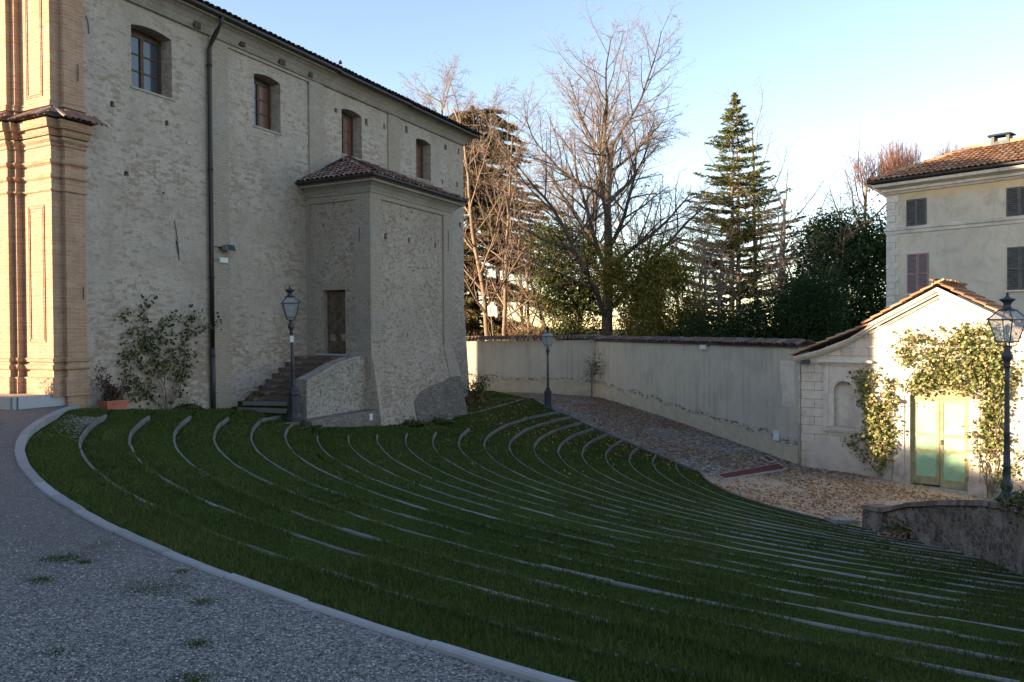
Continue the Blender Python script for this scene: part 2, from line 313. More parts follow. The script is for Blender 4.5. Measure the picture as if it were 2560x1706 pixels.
def glass_mat(name, col=(0.03, 0.035, 0.045), rough=0.08):
    mt, t, b = nmat(name); b.inputs['Base Color'].default_value = (*col, 1); b.inputs['Roughness'].default_value = rough
    b.inputs['Specular IOR Level'].default_value = 0.6; return mt
M['pane'] = glass_mat('window_glass', (0.05, 0.06, 0.075), 0.12)
M['brown_pane'] = glass_mat('brown_pane', (0.13, 0.055, 0.03), 0.35)
def lantern_glass():
    mt, t, b = nmat('lantern_glass'); h = N(t)
    tr = h.n('ShaderNodeBsdfTransparent'); tr.inputs[0].default_value = (0.86, 0.88, 0.9, 1)
    df = h.n('ShaderNodeBsdfDiffuse'); df.inputs[0].default_value = (0.55, 0.58, 0.6, 1)
    tl = h.n('ShaderNodeBsdfTranslucent'); tl.inputs[0].default_value = (0.6, 0.62, 0.64, 1)
    m1 = h.n('ShaderNodeMixShader'); m1.inputs[0].default_value = 0.5; h.l(df.outputs[0], m1.inputs[1]); h.l(tl.outputs[0], m1.inputs[2])
    m2 = h.n('ShaderNodeMixShader'); m2.inputs[0].default_value = 0.38; h.l(tr.outputs[0], m2.inputs[1]); h.l(m1.outputs[0], m2.inputs[2])
    m3 = h.n('ShaderNodeMixShader'); gl = h.n('ShaderNodeBsdfGlossy'); gl.inputs['Roughness'].default_value = 0.05
    m3.inputs[0].default_value = 0.08; h.l(m2.outputs[0], m3.inputs[1]); h.l(gl.outputs[0], m3.inputs[2])
    h.l(m3.outputs[0], t.nodes['Material Output'].inputs[0]); return mt
M['lglass'] = lantern_glass()

def lawn_mat():
    mt, t, b = nmat('lawn_soil'); h = N(t); v = h.coord()
    a = h.noise(v, 0.5, 4); f = h.noise(v, 30, 4, 0.7); md = h.noise(v, 3, 5)
    c = h.ramp(a, [(0.35, (0.036, 0.056, 0.013)), (0.55, (0.052, 0.076, 0.018)), (0.7, (0.072, 0.080, 0.026))])
    c = h.mix(h.ramp(f, [(0.35, 0.7), (0.6, 0.0)]), c, (0.018, 0.026, 0.009))
    c = h.mix(h.ramp(md, [(0.6, 0.0), (0.75, 0.5)]), c, (0.075, 0.06, 0.03))
    h.l(c, b.inputs['Base Color']); b.inputs['Roughness'].default_value = 1.0; b.inputs['Specular IOR Level'].default_value = 0.0
    h.bump(f, b, 0.8, 0.03); return mt
M['lawn'] = lawn_mat()
def gravel_mat():
    mt, t, b = nmat('gravel_ground'); h = N(t); v = h.coord()
    big = h.noise(v, 0.35, 5, 0.6); vc = h.voro(v, 75, 'F1', 'Color'); sp = h.n('ShaderNodeSeparateColor'); h.l(vc, sp.inputs[0])
    vd = h.voro(v, 75, 'F1', 'Distance')
    c = h.ramp(sp.outputs[0], [(0.0, (0.09, 0.084, 0.084)), (0.5, (0.20, 0.188, 0.18)), (0.85, (0.31, 0.29, 0.275)), (1.0, (0.50, 0.465, 0.43))])
    sg = h.n('ShaderNodeSeparateXYZ'); h.l(h.n('ShaderNodeTexCoord').outputs['Object'], sg.inputs[0])
    band = h.math('ADD', h.math('MULTIPLY', sg.outputs[1], 0.16), h.math('MULTIPLY', sg.outputs[0], -0.10)); band = h.math('ADD', band, h.math('MULTIPLY', big, 1.1))
    dirt = h.ramp(h.math('MULTIPLY', band, 0.45), [(0.68, 0.0), (0.90, 0.62)])
    c = h.mix(dirt, c, h.ramp(h.noise(v, 9, 6, .7), [(0.3, (0.095, 0.085, 0.085)), (0.7, (0.165, 0.15, 0.148))]))
    c = h.mix(h.ramp(h.noise(v, 1.3, 5), [(0.60, 0.0), (0.72, 0.5)]), c, (0.06, 0.065, 0.035))
    h.l(c, b.inputs['Base Color']); b.inputs['Roughness'].default_value = 0.9; b.inputs['Specular IOR Level'].default_value = 0.15
    hh = h.math('SUBTRACT', h.math('MULTIPLY', h.noise(v, 20, 4), 0.5), h.math('MULTIPLY', vd, 1.0)); h.bump(hh, b, 0.7, 0.02); return mt
M['gravel'] = gravel_mat()
def cobble_mat():
    mt, t, b = nmat('cobbles'); h = N(t); v = h.coord()
    vc = h.voro(v, 9, 'F1', 'Color'); sp = h.n('ShaderNodeSeparateColor'); h.l(vc, sp.inputs[0])
    vd = h.voro(v, 9, 'DISTANCE_TO_EDGE', 'Distance')
    c = h.ramp(sp.outputs[0], [(0.0, (0.14, 0.125, 0.11)), (0.6, (0.28, 0.245, 0.215)), (1.0, (0.42, 0.37, 0.32))])
    c = h.mix(h.ramp(vd, [(0.02, 1.0), (0.08, 0.0)]), c, (0.075, 0.068, 0.06))
    # towards the gate the cobbles give way to beige gravel
    spx = h.n('ShaderNodeSeparateXYZ'); tcn = h.n('ShaderNodeTexCoord'); h.l(tcn.outputs['Object'], spx.inputs[0])
    q = h.math('ADD', spx.outputs[1], h.math('MULTIPLY', h.noise(v, 0.7, 4), 2.5))
    g = h.n('ShaderNodeMapRange'); h.l(q, g.inputs[0]); g.inputs[1].default_value = 26.6; g.inputs[2].default_value = 28.2
    g.inputs[3].default_value = 1.0; g.inputs[4].default_value = 0.0
    vg = h.voro(v, 45, 'F1', 'Color'); s2 = h.n('ShaderNodeSeparateColor'); h.l(vg, s2.inputs[0])
    gv = h.ramp(s2.outputs[0], [(0.0, (0.32, 0.22, 0.15)), (0.6, (0.50, 0.37, 0.26)), (1.0, (0.66, 0.53, 0.40))])
    c = h.mix(g.outputs[0], c, gv)
    h.l(c, b.inputs['Base Color']); b.inputs['Roughness'].default_value = 0.9; b.inputs['Specular IOR Level'].default_value = 0.15
    h.bump(h.ramp(vd, [(0.0, 0.0), (0.15, 1.0)]), b, 0.6, 0.03); return mt
M['cobble'] = cobble_mat()
M['soil'] = flat_mat('garden_soil', (0.07, 0.065, 0.035), 1.0, 0, 0.4, 0.3, 0.3, 0.05)

# ------------------------------------------------------------------ object helpers
COL = sc.collection
def tag(o, label=None, cat=None, group=None, kind=None):
    if label: o['label'] = label
    if cat: o['category'] = cat
    if group: o['group'] = group
    if kind: o['kind'] = kind
    return o
def empty(name, loc=(0, 0, 0), rz=0.0, label=None, cat=None, group=None):
    o = bpy.data.objects.new(name, None); COL.objects.link(o); o.location = loc; o.rotation_euler = (0, 0, rz)
    o.empty_display_size = 0.3
    return tag(o, label, cat, group)
def mesh_np(name, V, FC, mat, parent=None, smooth=False):
    """V (n,3); FC: (m,k) int array or list of lists"""
    me = bpy.data.meshes.new(name)
    V = np.asarray(V, dtype=np.float32)
    if isinstance(FC, np.ndarray):
        k = FC.shape[1]; nf = len(FC)
        me.vertices.add(len(V)); me.vertices.foreach_set('co', V.ravel())
        me.loops.add(nf * k); me.loops.foreach_set('vertex_index', FC.astype(np.int32).ravel())
        me.polygons.add(nf); me.polygons.foreach_set('loop_start', np.arange(0, nf * k, k, dtype=np.int32))
        me.update(calc_edges=True)
    else:
        me.from_pydata([tuple(map(float, v)) for v in V], [], FC)
    me.materials.append(mat)
    if smooth: me.polygons.foreach_set('use_smooth', [True] * len(me.polygons))
    me.validate(); me.update()
    o = bpy.data.objects.new(name, me); COL.objects.link(o)
    if parent is not None: o.parent = parent
    return o
class MB:
    def __init__(s): s.v = []; s.f = []
    def add(s, vs, fs):
        n = len(s.v); s.v.extend([tuple(map(float, q)) for q in vs]); s.f.extend([[i + n for i in f] for f in fs])
    def box(s, x0, x1, y0, y1, z0, z1):
        vs = [(x, y, z) for z in (z0, z1) for y in (y0, y1) for x in (x0, x1)]
        s.add(vs, [[0, 2, 3, 1], [4, 5, 7, 6], [0, 1, 5, 4], [2, 6, 7, 3], [0, 4, 6, 2], [1, 3, 7, 5]])
    def obox(s, c, ax, ay, az):
        """box from centre and half-axis vectors"""
        c, ax, ay, az = [np.array(q, float) for q in (c, ax, ay, az)]
        vs = [c + i * ax + j * ay + k * az for k in (-1, 1) for j in (-1, 1) for i in (-1, 1)]
        s.add(vs, [[0, 2, 3, 1], [4, 5, 7, 6], [0, 1, 5, 4], [2, 6, 7, 3], [0, 4, 6, 2], [1, 3, 7, 5]])
    def hexa(s, b, t):
        """bottom quad b, top quad t"""
        s.add(list(b) + list(t), [[3, 2, 1, 0], [4, 5, 6, 7], [0, 1, 5, 4], [1, 2, 6, 5], [2, 3, 7, 6], [3, 0, 4, 7]])
    def quad(s, *q): s.add(q, [list(range(len(q)))])
    def prism(s, poly, y0, y1, plane='xz'):
        """extrude 2D polygon (x,z) from y0 to y1"""
        n = len(poly)
        mk = (lambda p, y: (p[0], y, p[1])) if plane == 'xz' else (lambda p, y: (p[0], p[1], y))
        s.add([mk(p, y0) for p in poly] + [mk(p, y1) for p in poly],
              [list(range(n))[::-1], list(range(n, 2 * n))] + [[i, (i + 1) % n, n + (i + 1) % n, n + i] for i in range(n)])
    def lathe(s, prof, n=10, c=(0, 0, 0), sq=None, rot=0.0):
        """prof: (radius, z) pairs"""
        vs = []; fs = []
        for r, z in prof:
            for i in range(n):
                a = rot + 2 * math.pi * i / n; vs.append((c[0] + r * math.cos(a), c[1] + r * math.sin(a), c[2] + z))
        for j in range(len(prof) - 1):
            for i in range(n): fs.append([j * n + i, j * n + (i + 1) % n, (j + 1) * n + (i + 1) % n, (j + 1) * n + i])
        fs.append(list(range(n))[::-1]); fs.append([(len(prof) - 1) * n + i for i in range(n)])
        s.add(vs, fs)
    def tube(s, pts, r, n=8, caps=True):
        pts = [np.array(p, float) for p in pts]; rs = r if isinstance(r, (list, tuple)) else [r] * len(pts)
        vs = []; fs = []
        for i, p in enumerate(pts):
            d = pts[min(i + 1, len(pts) - 1)] - pts[max(i - 1, 0)]; d /= np.linalg.norm(d) + 1e-9
            a = np.array([0, 0, 1.]) if abs(d[2]) < 0.9 else np.array([1., 0, 0])
            u = np.cross(d, a); u /= np.linalg.norm(u); q = np.cross(d, u)
            for j in range(n):
                t = 2 * math.pi * j / n; vs.append(p + rs[i] * (math.cos(t) * u + math.sin(t) * q))
        for i in range(len(pts) - 1):
            for j in range(n): fs.append([i * n + j, i * n + (j + 1) % n, (i + 1) * n + (j + 1) % n, (i + 1) * n + j])
        if caps: fs.append(list(range(n))[::-1]); fs.append([(len(pts) - 1) * n + j for j in range(n)])
        s.add(vs, fs)
    def face_holes(s, outer, holes, y, depth=0.3, plane='xz', rev=True):
        """upright face in plane y with holes; holes get reveals going to y+depth (depth may be a list)"""
        loops = [[Vector((p[0], p[1], 0)) for p in outer]] + [[Vector((p[0], p[1], 0)) for p in h] for h in holes]
        tris = tessellate_polygon(loops)
        pts = [p for l in loops for p in l]
        s.add([(p.x, y, p.y) for p in pts], [list(t) for t in tris])
        for i, h in enumerate(holes):
            d = depth[i] if isinstance(depth, (list, tuple)) else depth
            n = len(h)
            if d: s.add([(p[0], y, p[1]) for p in h] + [(p[0], y + d, p[1]) for p in h], [[j, (j + 1) % n, n + (j + 1) % n, n + j] for j in range(n)])
    def build(s, name, mat, parent=None, smooth=False):
        return mesh_np(name, s.v, s.f, mat, parent, smooth)
def sweep(mb, path, prof, closed=False):
    """sweep a profile (outward offset, z) along a plan polyline with mitred corners; outward = right of travel"""
    P = [np.array(p[:2], float) for p in path]; n = len(P); off = []
    for i in range(n):
        d0 = P[i] - P[i - 1] if i > 0 else P[1] - P[0]; d1 = P[i + 1] - P[i] if i < n - 1 else P[-1] - P[-2]
        d0 /= np.linalg.norm(d0); d1 /= np.linalg.norm(d1)
        n0 = np.array([d0[1], -d0[0]]); n1 = np.array([d1[1], -d1[0]]); b = n0 + n1; b /= max(np.dot(b, n0), 0.35) if np.linalg.norm(b) > 1e-6 else 1
        off.append(b)
    vs = []; k = len(prof)
    for i in range(n):
        for o, z in prof: q = P[i] + off[i] * o; vs.append((q[0], q[1], z))
    fs = [[i * k + j, (i + 1) * k + j, (i + 1) * k + (j + 1) % k, i * k + (j + 1) % k] for i in range(n - 1) for j in range(k)]
    fs.append(list(range(k))[::-1]); fs.append([(n - 1) * k + j for j in range(k)])
    mb.add(vs, fs)
def tiles(mb, O, U, V, nu, nv, du=0.21, dv=0.36, clip=None, r=0.085, seed=1, jit=0.012, seg=5):
    """barrel tiles: U along the eave, V up the slope (unit vectors), O the eave start"""
    R = random.Random(seed); O, U, V = [np.array(q, float) for q in (O, U, V)]
    Nn = np.cross(U, V); Nn /= np.linalg.norm(Nn)
    if Nn[2] < 0: Nn = -Nn
    for j in range(nv):
        for i in range(nu):
            u = (i + 0.5) * du; v0 = j * dv - 0.03
            if clip and not clip(u, v0 + dv * 0.5): continue
            u += R.uniform(-jit, jit); v0 += R.uniform(-jit, jit) * 1.5; lift = R.uniform(0, 0.012); sk = R.uniform(-0.012, 0.012)
            vs = []
            for a in range(seg + 1):
                t = math.pi * a / seg
                for (vv, rr, hh, su) in ((v0, r * 1.08, 0.034 + lift, 0.0), (v0 + dv + 0.05, r * 0.88, 0.006 + lift, sk)):
                    vs.append(O + U * (u + su - rr * math.cos(t)) + V * vv + Nn * (hh + rr * 0.8 * math.sin(t)))
            fs = [[2 * a, 2 * a + 2, 2 * a + 3, 2 * a + 1] for a in range(seg)]
            mb.add(vs, fs)
def arch_poly(x0, x1, z0, z1, rise, n=8):
    pts = [(x0, z0), (x1, z0), (x1, z1 - rise)]
    if rise > 0:
        w2 = (x1 - x0) / 2; cx = (x0 + x1) / 2; Rr = (w2 * w2 + rise * rise) / (2 * rise); a0 = math.asin(min(1, w2 / Rr)); 
        if rise >= w2: a0 = math.pi / 2
        for i in range(1, n):
            a = a0 - 2 * a0 * i / n; pts.append((cx + Rr * math.sin(a), z1 - Rr + Rr * math.cos(a)))
    pts.append((x0, z1 - rise)); return pts

# ================================================================== terrain
CX, CY, RR, TT, HH = 15.755, 25.545, 26.589, 0.7667, 0.1372
TH = 0.4212                                     # direction of the church's long wall
W0 = np.array([-10.11, 19.55]); EX = np.array([math.sin(TH), math.cos(TH)]); EY = np.array([-math.cos(TH), math.sin(TH)])
def chl(x, y): d = np.array([x, y]) - W0; return d @ EX, d @ EY
def chw(lx, ly): p = W0 + EX * lx + EY * ly; return p[0], p[1]
def chl_a(X, Y): return (X - W0[0]) * EX[0] + (Y - W0[1]) * EX[1], (X - W0[0]) * EY[0] + (Y - W0[1]) * EY[1]
B1A = G(1173, 1038, -1.45); B1B = G(1309, 1001, -1.45)
def wall_smooth(lx): return np.interp(lx, [-1.0, 0.0, 0.94, 2.18, 4.03, 4.8, 6.0, 8.0], [-0.04, -0.13, -0.24, -0.36, -0.53, -0.60, -0.85, -1.1])
def ground_fix(X, Y, Z):
    lx, ly = chl_a(X, Y)
    wgt = sstep(-1.75, -0.9, ly) * (lx < 5.2)
    Z = Z * (1 - wgt) + wall_smooth(lx) * wgt
    # level lawn beyond the sacristy, held by its own kerb
    dx, dy = B1B[0] - B1A[0], B1B[1] - B1A[1]; side = (X - B1A[0]) * dy - (Y - B1A[1]) * dx
    beh = (side < 0.05) & (lx > 12.5) & (Y > 28)
    Z = np.where(beh, np.where(Y > 36.5, -1.48 - (Y - 36.5) * 0.02, -1.48), Z)
    return Z
# the right-hand and far ends of every ring, as polar angles about the ring centre
def pol(x, y): return math.degrees(math.atan2(y - CY, x - CX)) % 360
PATH_ENDS = {13: (1.79, 35.18), 14: (2.35, 34.39), 15: (2.84, 33.44), 16: (3.23, 32.36), 17: (3.69, 31.62), 18: (4.18, 30.97), 19: (4.6, 30.19), 20: (5.08, 29.15), 21: (5.59, 28.08), 22: (6.08, 27.05)}
SW = [(8.25, 19.35), (8.42, 17.6), (8.38, 16.1), (8.1, 14.2), (7.55, 12.4), (7.05, 11.2), (6.3, 9.2), (5.9, 7.0)]   # foot of the right stone wall
def ring_hit_poly(r, poly):
    for a, b in zip(poly[:-1], poly[1:]):
        for t in np.linspace(0, 1, 60):
            x = a[0] + (b[0] - a[0]) * t; y = a[1] + (b[1] - a[1]) * t
            if abs(math.hypot(x - CX, y - CY) - r) < 0.03: return pol(x, y)
    return None
def far_end(r):
    """angle where a ring of radius r leaves the lawn on the far side"""
    k = (RR - r) / TT
    if k >= 12.9:
        kk = sorted(PATH_ENDS); xs = np.interp(k, kk, [PATH_ENDS[q][0] for q in kk]); ys = np.interp(k, kk, [PATH_ENDS[q][1] for q in kk])
        return pol(xs, ys)
    if k >= 6.55: # runs behind the sacristy up to the path
        e = [(-1.0, 42.6), (0.53, 38.3), (1.79, 35.18)]; rs_ = [math.hypot(q[0] - CX, q[1] - CY) for q in e]
        return pol(np.interp(-r, [-q for q in rs_], [q[0] for q in e]), np.interp(-r, [-q for q in rs_], [q[1] for q in e]))
    for lx in np.arange(-2, 40, 0.05):
        x, y = chw(lx, 0.25)
        if abs(math.hypot(x - CX, y - CY) - r) < 0.05: return pol(x, y)
    return 180.0
def near_end(r):
    k = (RR - r) / TT
    a = ring_hit_poly(r, SW)
    if a is None: a = 216.5 if k > 20 else 262.0
    return a
def lawn_noise(X, Y): return -0.016 + (0.012 * np.sin(X * 1.7 + Y * 0.9) * np.cos(Y * 1.3 - X * 0.6) + 0.006 * np.sin(X * 5.1 - Y * 4.3)) * np.interp(Y, [6, 14], [1.0, 0.45])
END_PX = {1: (-8.99, 18.38), 2: (-8.43, 19.28), 3: (-8.02, 20.56), 4: (-7.41, 21.5), 5: (-6.78, 21.9), 6: (-5.81, 21.37), 7: (-4.89, 20.81), 8: (-4.36, 21.84), 9: (-3.77, 23.12), 10: (-3.15, 24.54), 11: (-2.4, 25.8), 12: (-1.46, 27.86)}
KL_K = sorted(END_PX); KL_A = [pol(*END_PX[q]) for q in KL_K]
def step_z(k_float, ang):
    """height of the lawn at ring coordinate k"""
    k0 = np.floor(k_float + 1e-6); fr = k_float - k0
    drop = 0.10 * np.ones_like(k_float)
    drop = np.where(k0 == 0, np.interp(ang, [196, 200, 214, 225], [0.10, 0.10, 0.05, 0.02]), drop)
    zs = -HH * k0 - drop - (HH - drop) * fr
    lim = np.interp(k0, KL_K, KL_A)
    wz = sstep(lim - 1.2, lim - 0.2, ang)
    wz = np.where((k0 >= 7) & (k0 <= 12), wz, 1.0)
    return zs * wz + (-HH * k_float - 0.06) * (1 - wz)
V = []; FQ = []
for k in range(22):
    rads = [RR - TT * (k + f) for f in (0.0, 0.12, 0.35, 0.6, 0.82, 1.0)]
    nph = 260; base = len(V)
    for ri, r in enumerate(rads):
        a0, a1 = far_end(r), near_end(r) + 0.4
        for j in range(nph + 1):
            a = rad(a0 + (a1 - a0) * j / nph); x = CX + r * math.cos(a); y = CY + r * math.sin(a)
            kf = k + min((rads[0] - r) / TT, 0.9999)
            V.append((x, y, kf, math.degrees(a)))
    for ri in range(len(rads) - 1):
        for j in range(nph):
            p = base + ri * (nph + 1) + j; FQ.append((p, p + 1, p + nph + 2, p + nph + 1))
V = np.array(V); X, Y = V[:, 0], V[:, 1]
Z = step_z(V[:, 2], V[:, 3]) + lawn_noise(X, Y); Z = ground_fix(X, Y, Z)
lawn = mesh_np('lawn', np.stack([X, Y, Z], 1), np.array(FQ), M['lawn'], smooth=True); tag(lawn, kind='structure')
def ground_z(X, Y):
    X = np.asarray(X, float); Y = np.asarray(Y, float)
    kf = (RR - np.hypot(X - CX, Y - CY)) / TT; ang = np.degrees(np.arctan2(Y - CY, X - CX)) % 360
    return ground_fix(X, Y, step_z(kf, ang) + lawn_noise(X, Y))

# gravel plateau outside the first ring
V = []; FQ = []
rr_ = [RR + 0.03, RR + 0.5, RR + 1.5, RR + 3, RR + 6, RR + 12, RR + 24, RR + 60, RR + 140]; nph = 160
for r in rr_:
    for j in range(nph + 1):
        a = rad(193.5 + 90 * j / nph); x = CX + r * math.cos(a); y = CY + r * math.sin(a)
        z = -0.012 + 0.010 * math.sin(x * 0.9 + 1) * math.cos(y * 0.7)
        V.append((x, y, z))
for i in range(len(rr_) - 1):
    for j in range(nph): p = i * (nph + 1) + j; FQ.append((p, p + nph + 1, p + nph + 2, p + 1))
tag(mesh_np('gravel_yard', np.array(V), np.array(FQ), M['gravel'], smooth=True), kind='structure')

# cobbled path and courtyard, lofted between the lawn's edge and the walls
Lp = [(-4.5, 42.5, -1.58), (-1.0, 42.6, -1.6), (0.45, 38.3, -1.62), (1.79, 35.18, -1.80)]
Rp = [(-6.0, 47.6, -1.75), (-2.3, 46.6, -1.8), (1.8, 45.3, -1.84), (4.47, 44.07, -1.95)]
wc = np.array([9.62, 27.64])
bd = np.array([4.47, 44.07])
for k, t in zip(range(14, 22), (0.10, 0.21, 0.32, 0.43, 0.54, 0.66, 0.78, 0.90)):
    e = PATH_ENDS[k]; Lp.append((e[0], e[1], -HH * k - 0.01)); q = bd + (wc - bd) * t
    Rp.append((q[0], q[1], np.interp(t, [0, .04, .458, .79, 1], [-1.95, -1.95, -2.27, -2.68, -2.9])))
Lp.append((6.05, 27.2, -3.0)); Rp.append((9.62, 27.64, -2.92))
GEX = np.array([0.7945, -0.6072]); GEY = np.array([0.6072, 0.7945])
def gw(lx, ly): p = wc + GEX * lx + GEY * ly; return p[0], p[1]
for a, gx, gz in ((172.5, 0.5, -2.95), (176, 1.2, -3.0), (180, 2.0, -3.03), (184, 2.8, -3.12), (189, 3.5, -3.2), (195, 4.2, -3.25), (202, 5.0, -3.3), (210, 5.8, -3.4), (218.5, 7.0, -3.5)):
    r = RR - 22 * TT; p = gw(gx, 0.15); Lp.append((CX + r * math.cos(rad(a)), CY + r * math.sin(rad(a)), -3.02)); Rp.append((*p, gz))
Lp += [(8.6, 18.9, -3.06), (8.75, 16, -3.1), (8.2, 13.5, -3.1), (7.3, 10.5, -3.1)]; Rp += [(17.5, 21.2, -3.6), (20, 18, -3.7), (21, 13, -3.7), (21, 8, -3.7)]
V = []; FQ = []; na = 14
def dens(P, m=6):
    o = []
    for a, b in zip(P[:-1], P[1:]):
        for t in range(m): o.append(np.array(a) + (np.array(b) - np.array(a)) * t / m)
    o.append(np.array(P[-1])); return o
for a, b in zip(dens(Lp), dens(Rp)):
    for j in range(na + 1):
        t = j / na; q = a + (b - a) * t; q = q.copy(); q[2] += 0.012 * math.sin(q[0] * 3 + q[1] * 2.1) * (0 < j < na); V.append(q)
nr = len(V) // (na + 1)
for i in range(nr - 1):
    for j in range(na): p = i * (na + 1) + j; FQ.append((p, p + 1, p + na + 2, p + na + 1))
PATHV = np.array(V)
tag(mesh_np('cobbled_path', PATHV, np.array(FQ), M['cobble'], smooth=True), kind='structure')
def path_z(x, y):
    d = (PATHV[:, 0] - x) ** 2 + (PATHV[:, 1] - y) ** 2; i = np.argsort(d)[:4]; wt = 1 / (d[i] + 1e-4); return float((PATHV[i, 2] * wt).sum() / wt.sum())

# wide ground far and wide
mb = MB(); n = 48
mb.add([(4000 * math.cos(2 * math.pi * i / n), 4000 * math.sin(2 * math.pi * i / n), -3.9) for i in range(n)], [list(range(n))])
tag(mb.build('ground', M['soil']), kind='structure')
mb = MB(); mb.add([(-30, 46.5, -1.9), (-2, 47.2, -1.9), (4.9, 44.9, -2.0), (10.2, 28.6, -3.0), (40, 60, -2.6), (20, 110, -2), (-60, 110, -1.9)], [list(range(7))])
tag(mb.build('garden_ground', M['soil']), kind='structure')

# ------------------------------------------------------------------ kerbs
ordn = ['outermost', 'second', 'third', 'fourth', 'fifth', 'sixth', 'seventh', 'eighth', 'ninth', 'tenth', 'eleventh', 'twelfth', 'thirteenth', 'fourteenth', 'fifteenth', 'sixteenth', 'seventeenth', 'eighteenth', 'nineteenth', 'twentieth', 'twenty-first', 'innermost']
END_PX = {1: (-8.99, 18.38), 2: (-8.43, 19.28), 3: (-8.02, 20.56), 4: (-7.41, 21.5), 5: (-6.78, 21.9), 6: (-5.81, 21.37), 7: (-4.89, 20.81), 8: (-4.36, 21.84), 9: (-3.77, 23.12), 10: (-3.15, 24.54), 11: (-2.4, 25.8), 12: (-1.46, 27.86)}
KG = 'curved stone kerbs of the lawn terraces'
def kerb_ring(k):
    R = random.Random(50 + k); r = RR - TT * k; wd = 0.145 if k == 0 else 0.041; hgt = 0.16
    if k == 0: a0 = pol(*chw(-0.45, -0.1)) ; 
    elif k in END_PX: a0 = pol(*END_PX[k])
    else: a0 = pol(*PATH_ENDS[k]) - 0.1
    a1 = near_end(r) + 0.3
    mb = MB(); a = a0
    while a < a1:
        ln = math.degrees(R.uniform(0.8, 1.25) / r); b = min(a + ln, a1); ns = 5; o = R.uniform(-0.012, 0.012); dz = R.uniform(-0.008, 0.006); ln *= 1.0
        if k == 0: o *= 0.6
        vs = []; fs = []
        for j in range(ns + 1):
            t = rad(a + 0.02 + (b - a - 0.03) * j / ns); x0, y0 = math.cos(t), math.sin(t); q = R.uniform(-0.003, 0.003)
            ri, ro = r - wd / 2 + o + q, r + wd / 2 + o + q
            if k == 0: ri = r - 0.012 + o + q; ro = ri + float(np.interp(math.degrees(t) % 360, [205, 220, 228, 236, 245], [.135, .12, .085, .058, .05])) + R.uniform(-.003, .003)
            z1 = -HH * k + dz + (0.010 if k == 0 else -0.002); z0 = z1 - hgt; be = 0.012
            for rr2, zz in ((ri, z0), (ri, z1 - be), (ri + be, z1), (ro - be, z1), (ro, z1 - be), (ro, z0)):
                vs.append((CX + rr2 * x0, CY + rr2 * y0, zz))
        for j in range(ns):
            for m_ in range(6): fs.append([j * 6 + m_, j * 6 + (m_ + 1) % 6, (j + 1) * 6 + (m_ + 1) % 6, (j + 1) * 6 + m_])
        fs.append([5, 4, 3, 2, 1, 0]); fs.append([ns * 6 + m_ for m_ in range(6)])
        mb.add(vs, fs); a = b
    o = mb.build('stone_kerb', M['kerbstone'] if k else M['kerb_edge'])
    if k == 0: lab = 'widest curved stone kerb dividing the gravel yard from the lawn terraces'
    elif k == 21: lab = 'innermost curved kerb of the lawn, last one before the leafy courtyard'
    else: lab = '%s curved stone kerb of the lawn terraces counting inward from the gravel yard' % ordn[k]
    tag(o, lab, 'kerb', KG)
for k in range(22): kerb_ring(k)
def strip(name, pts, wd, hgt, mat, label, cat, group=None, up=0.0):
    """a run of straight kerb stones through 3D points (top surface)"""
    mb = MB(); R = random.Random(len(label))
    for a, b in zip(pts[:-1], pts[1:]):
        a, b = np.array(a, float), np.array(b, float); L = np.linalg.norm(b - a); n = max(1, int(round(L / 1.1))); d = (b - a) / L; s = np.array([-d[1], d[0], 0]); s /= np.linalg.norm(s)
        for i in range(n):
            p, q = a + d * (L * i / n + 0.004), a + d * (L * (i + 1) / n - 0.004); c = (p + q) / 2; c[2] += up + R.uniform(-0.005, 0.005)
            mb.obox(c - np.array([0, 0, hgt / 2]), (q - p) / 2, s * wd / 2, (0, 0, hgt / 2))
    return tag(mb.build(name, mat), label, cat, group)
strip('stone_kerb', [G(1176, 1034, -1.45), G(1309, 998, -1.45)], 0.1, 0.3, M['kerbstone'], 'straight stone kerb running from the buttress foot to the cobbled path', 'kerb', up=0.0)
pe = [(1.55, 35.75, -1.68)] + [(PATH_ENDS[k][0], PATH_ENDS[k][1], -HH * k + 0.02) for k in range(13, 22)] + [(6.05, 27.2, -2.99)]
strip('path_edging', pe, 0.10, 0.25, M['kerbstone'], 'stone edging between the far kerb ends and the cobbled path', 'kerb')
r = RR - 22 * TT
strip('path_edging', [(CX + r * math.cos(rad(a)), CY + r * math.sin(rad(a)), -3.0) for a in np.arange(170.6, 214, 3.5)], 0.05, 0.2, M['kerbstone'], 'thin curved edging between the lowest grass and the beige courtyard gravel', 'kerb')
SG = 'short straight steps at the stair foot'
for (a, b, z, lab) in (((608, 1003), (721, 1004.5), -0.36, 'topmost of the short straight stone steps left of the stair foot'), ((595, 1019), (717.6, 1023), -0.50, 'second short straight stone step left of the stair foot'),
                       ((648, 1047), (716, 1037), -0.69, 'straight stone joining the sixth curved kerb to the left lamp post'), ((683, 1064), (745, 1052), -0.82, 'short stone step right in front of the left lamp post'), ((722, 1077), (772, 1067), -0.95, 'lowest short stone step beside the plinth of the stair parapet')):
    strip('stone_step', [G(*a, z), G(*b, z)], 0.10, 0.12, M['kerbstone'], lab, 'step', SG)
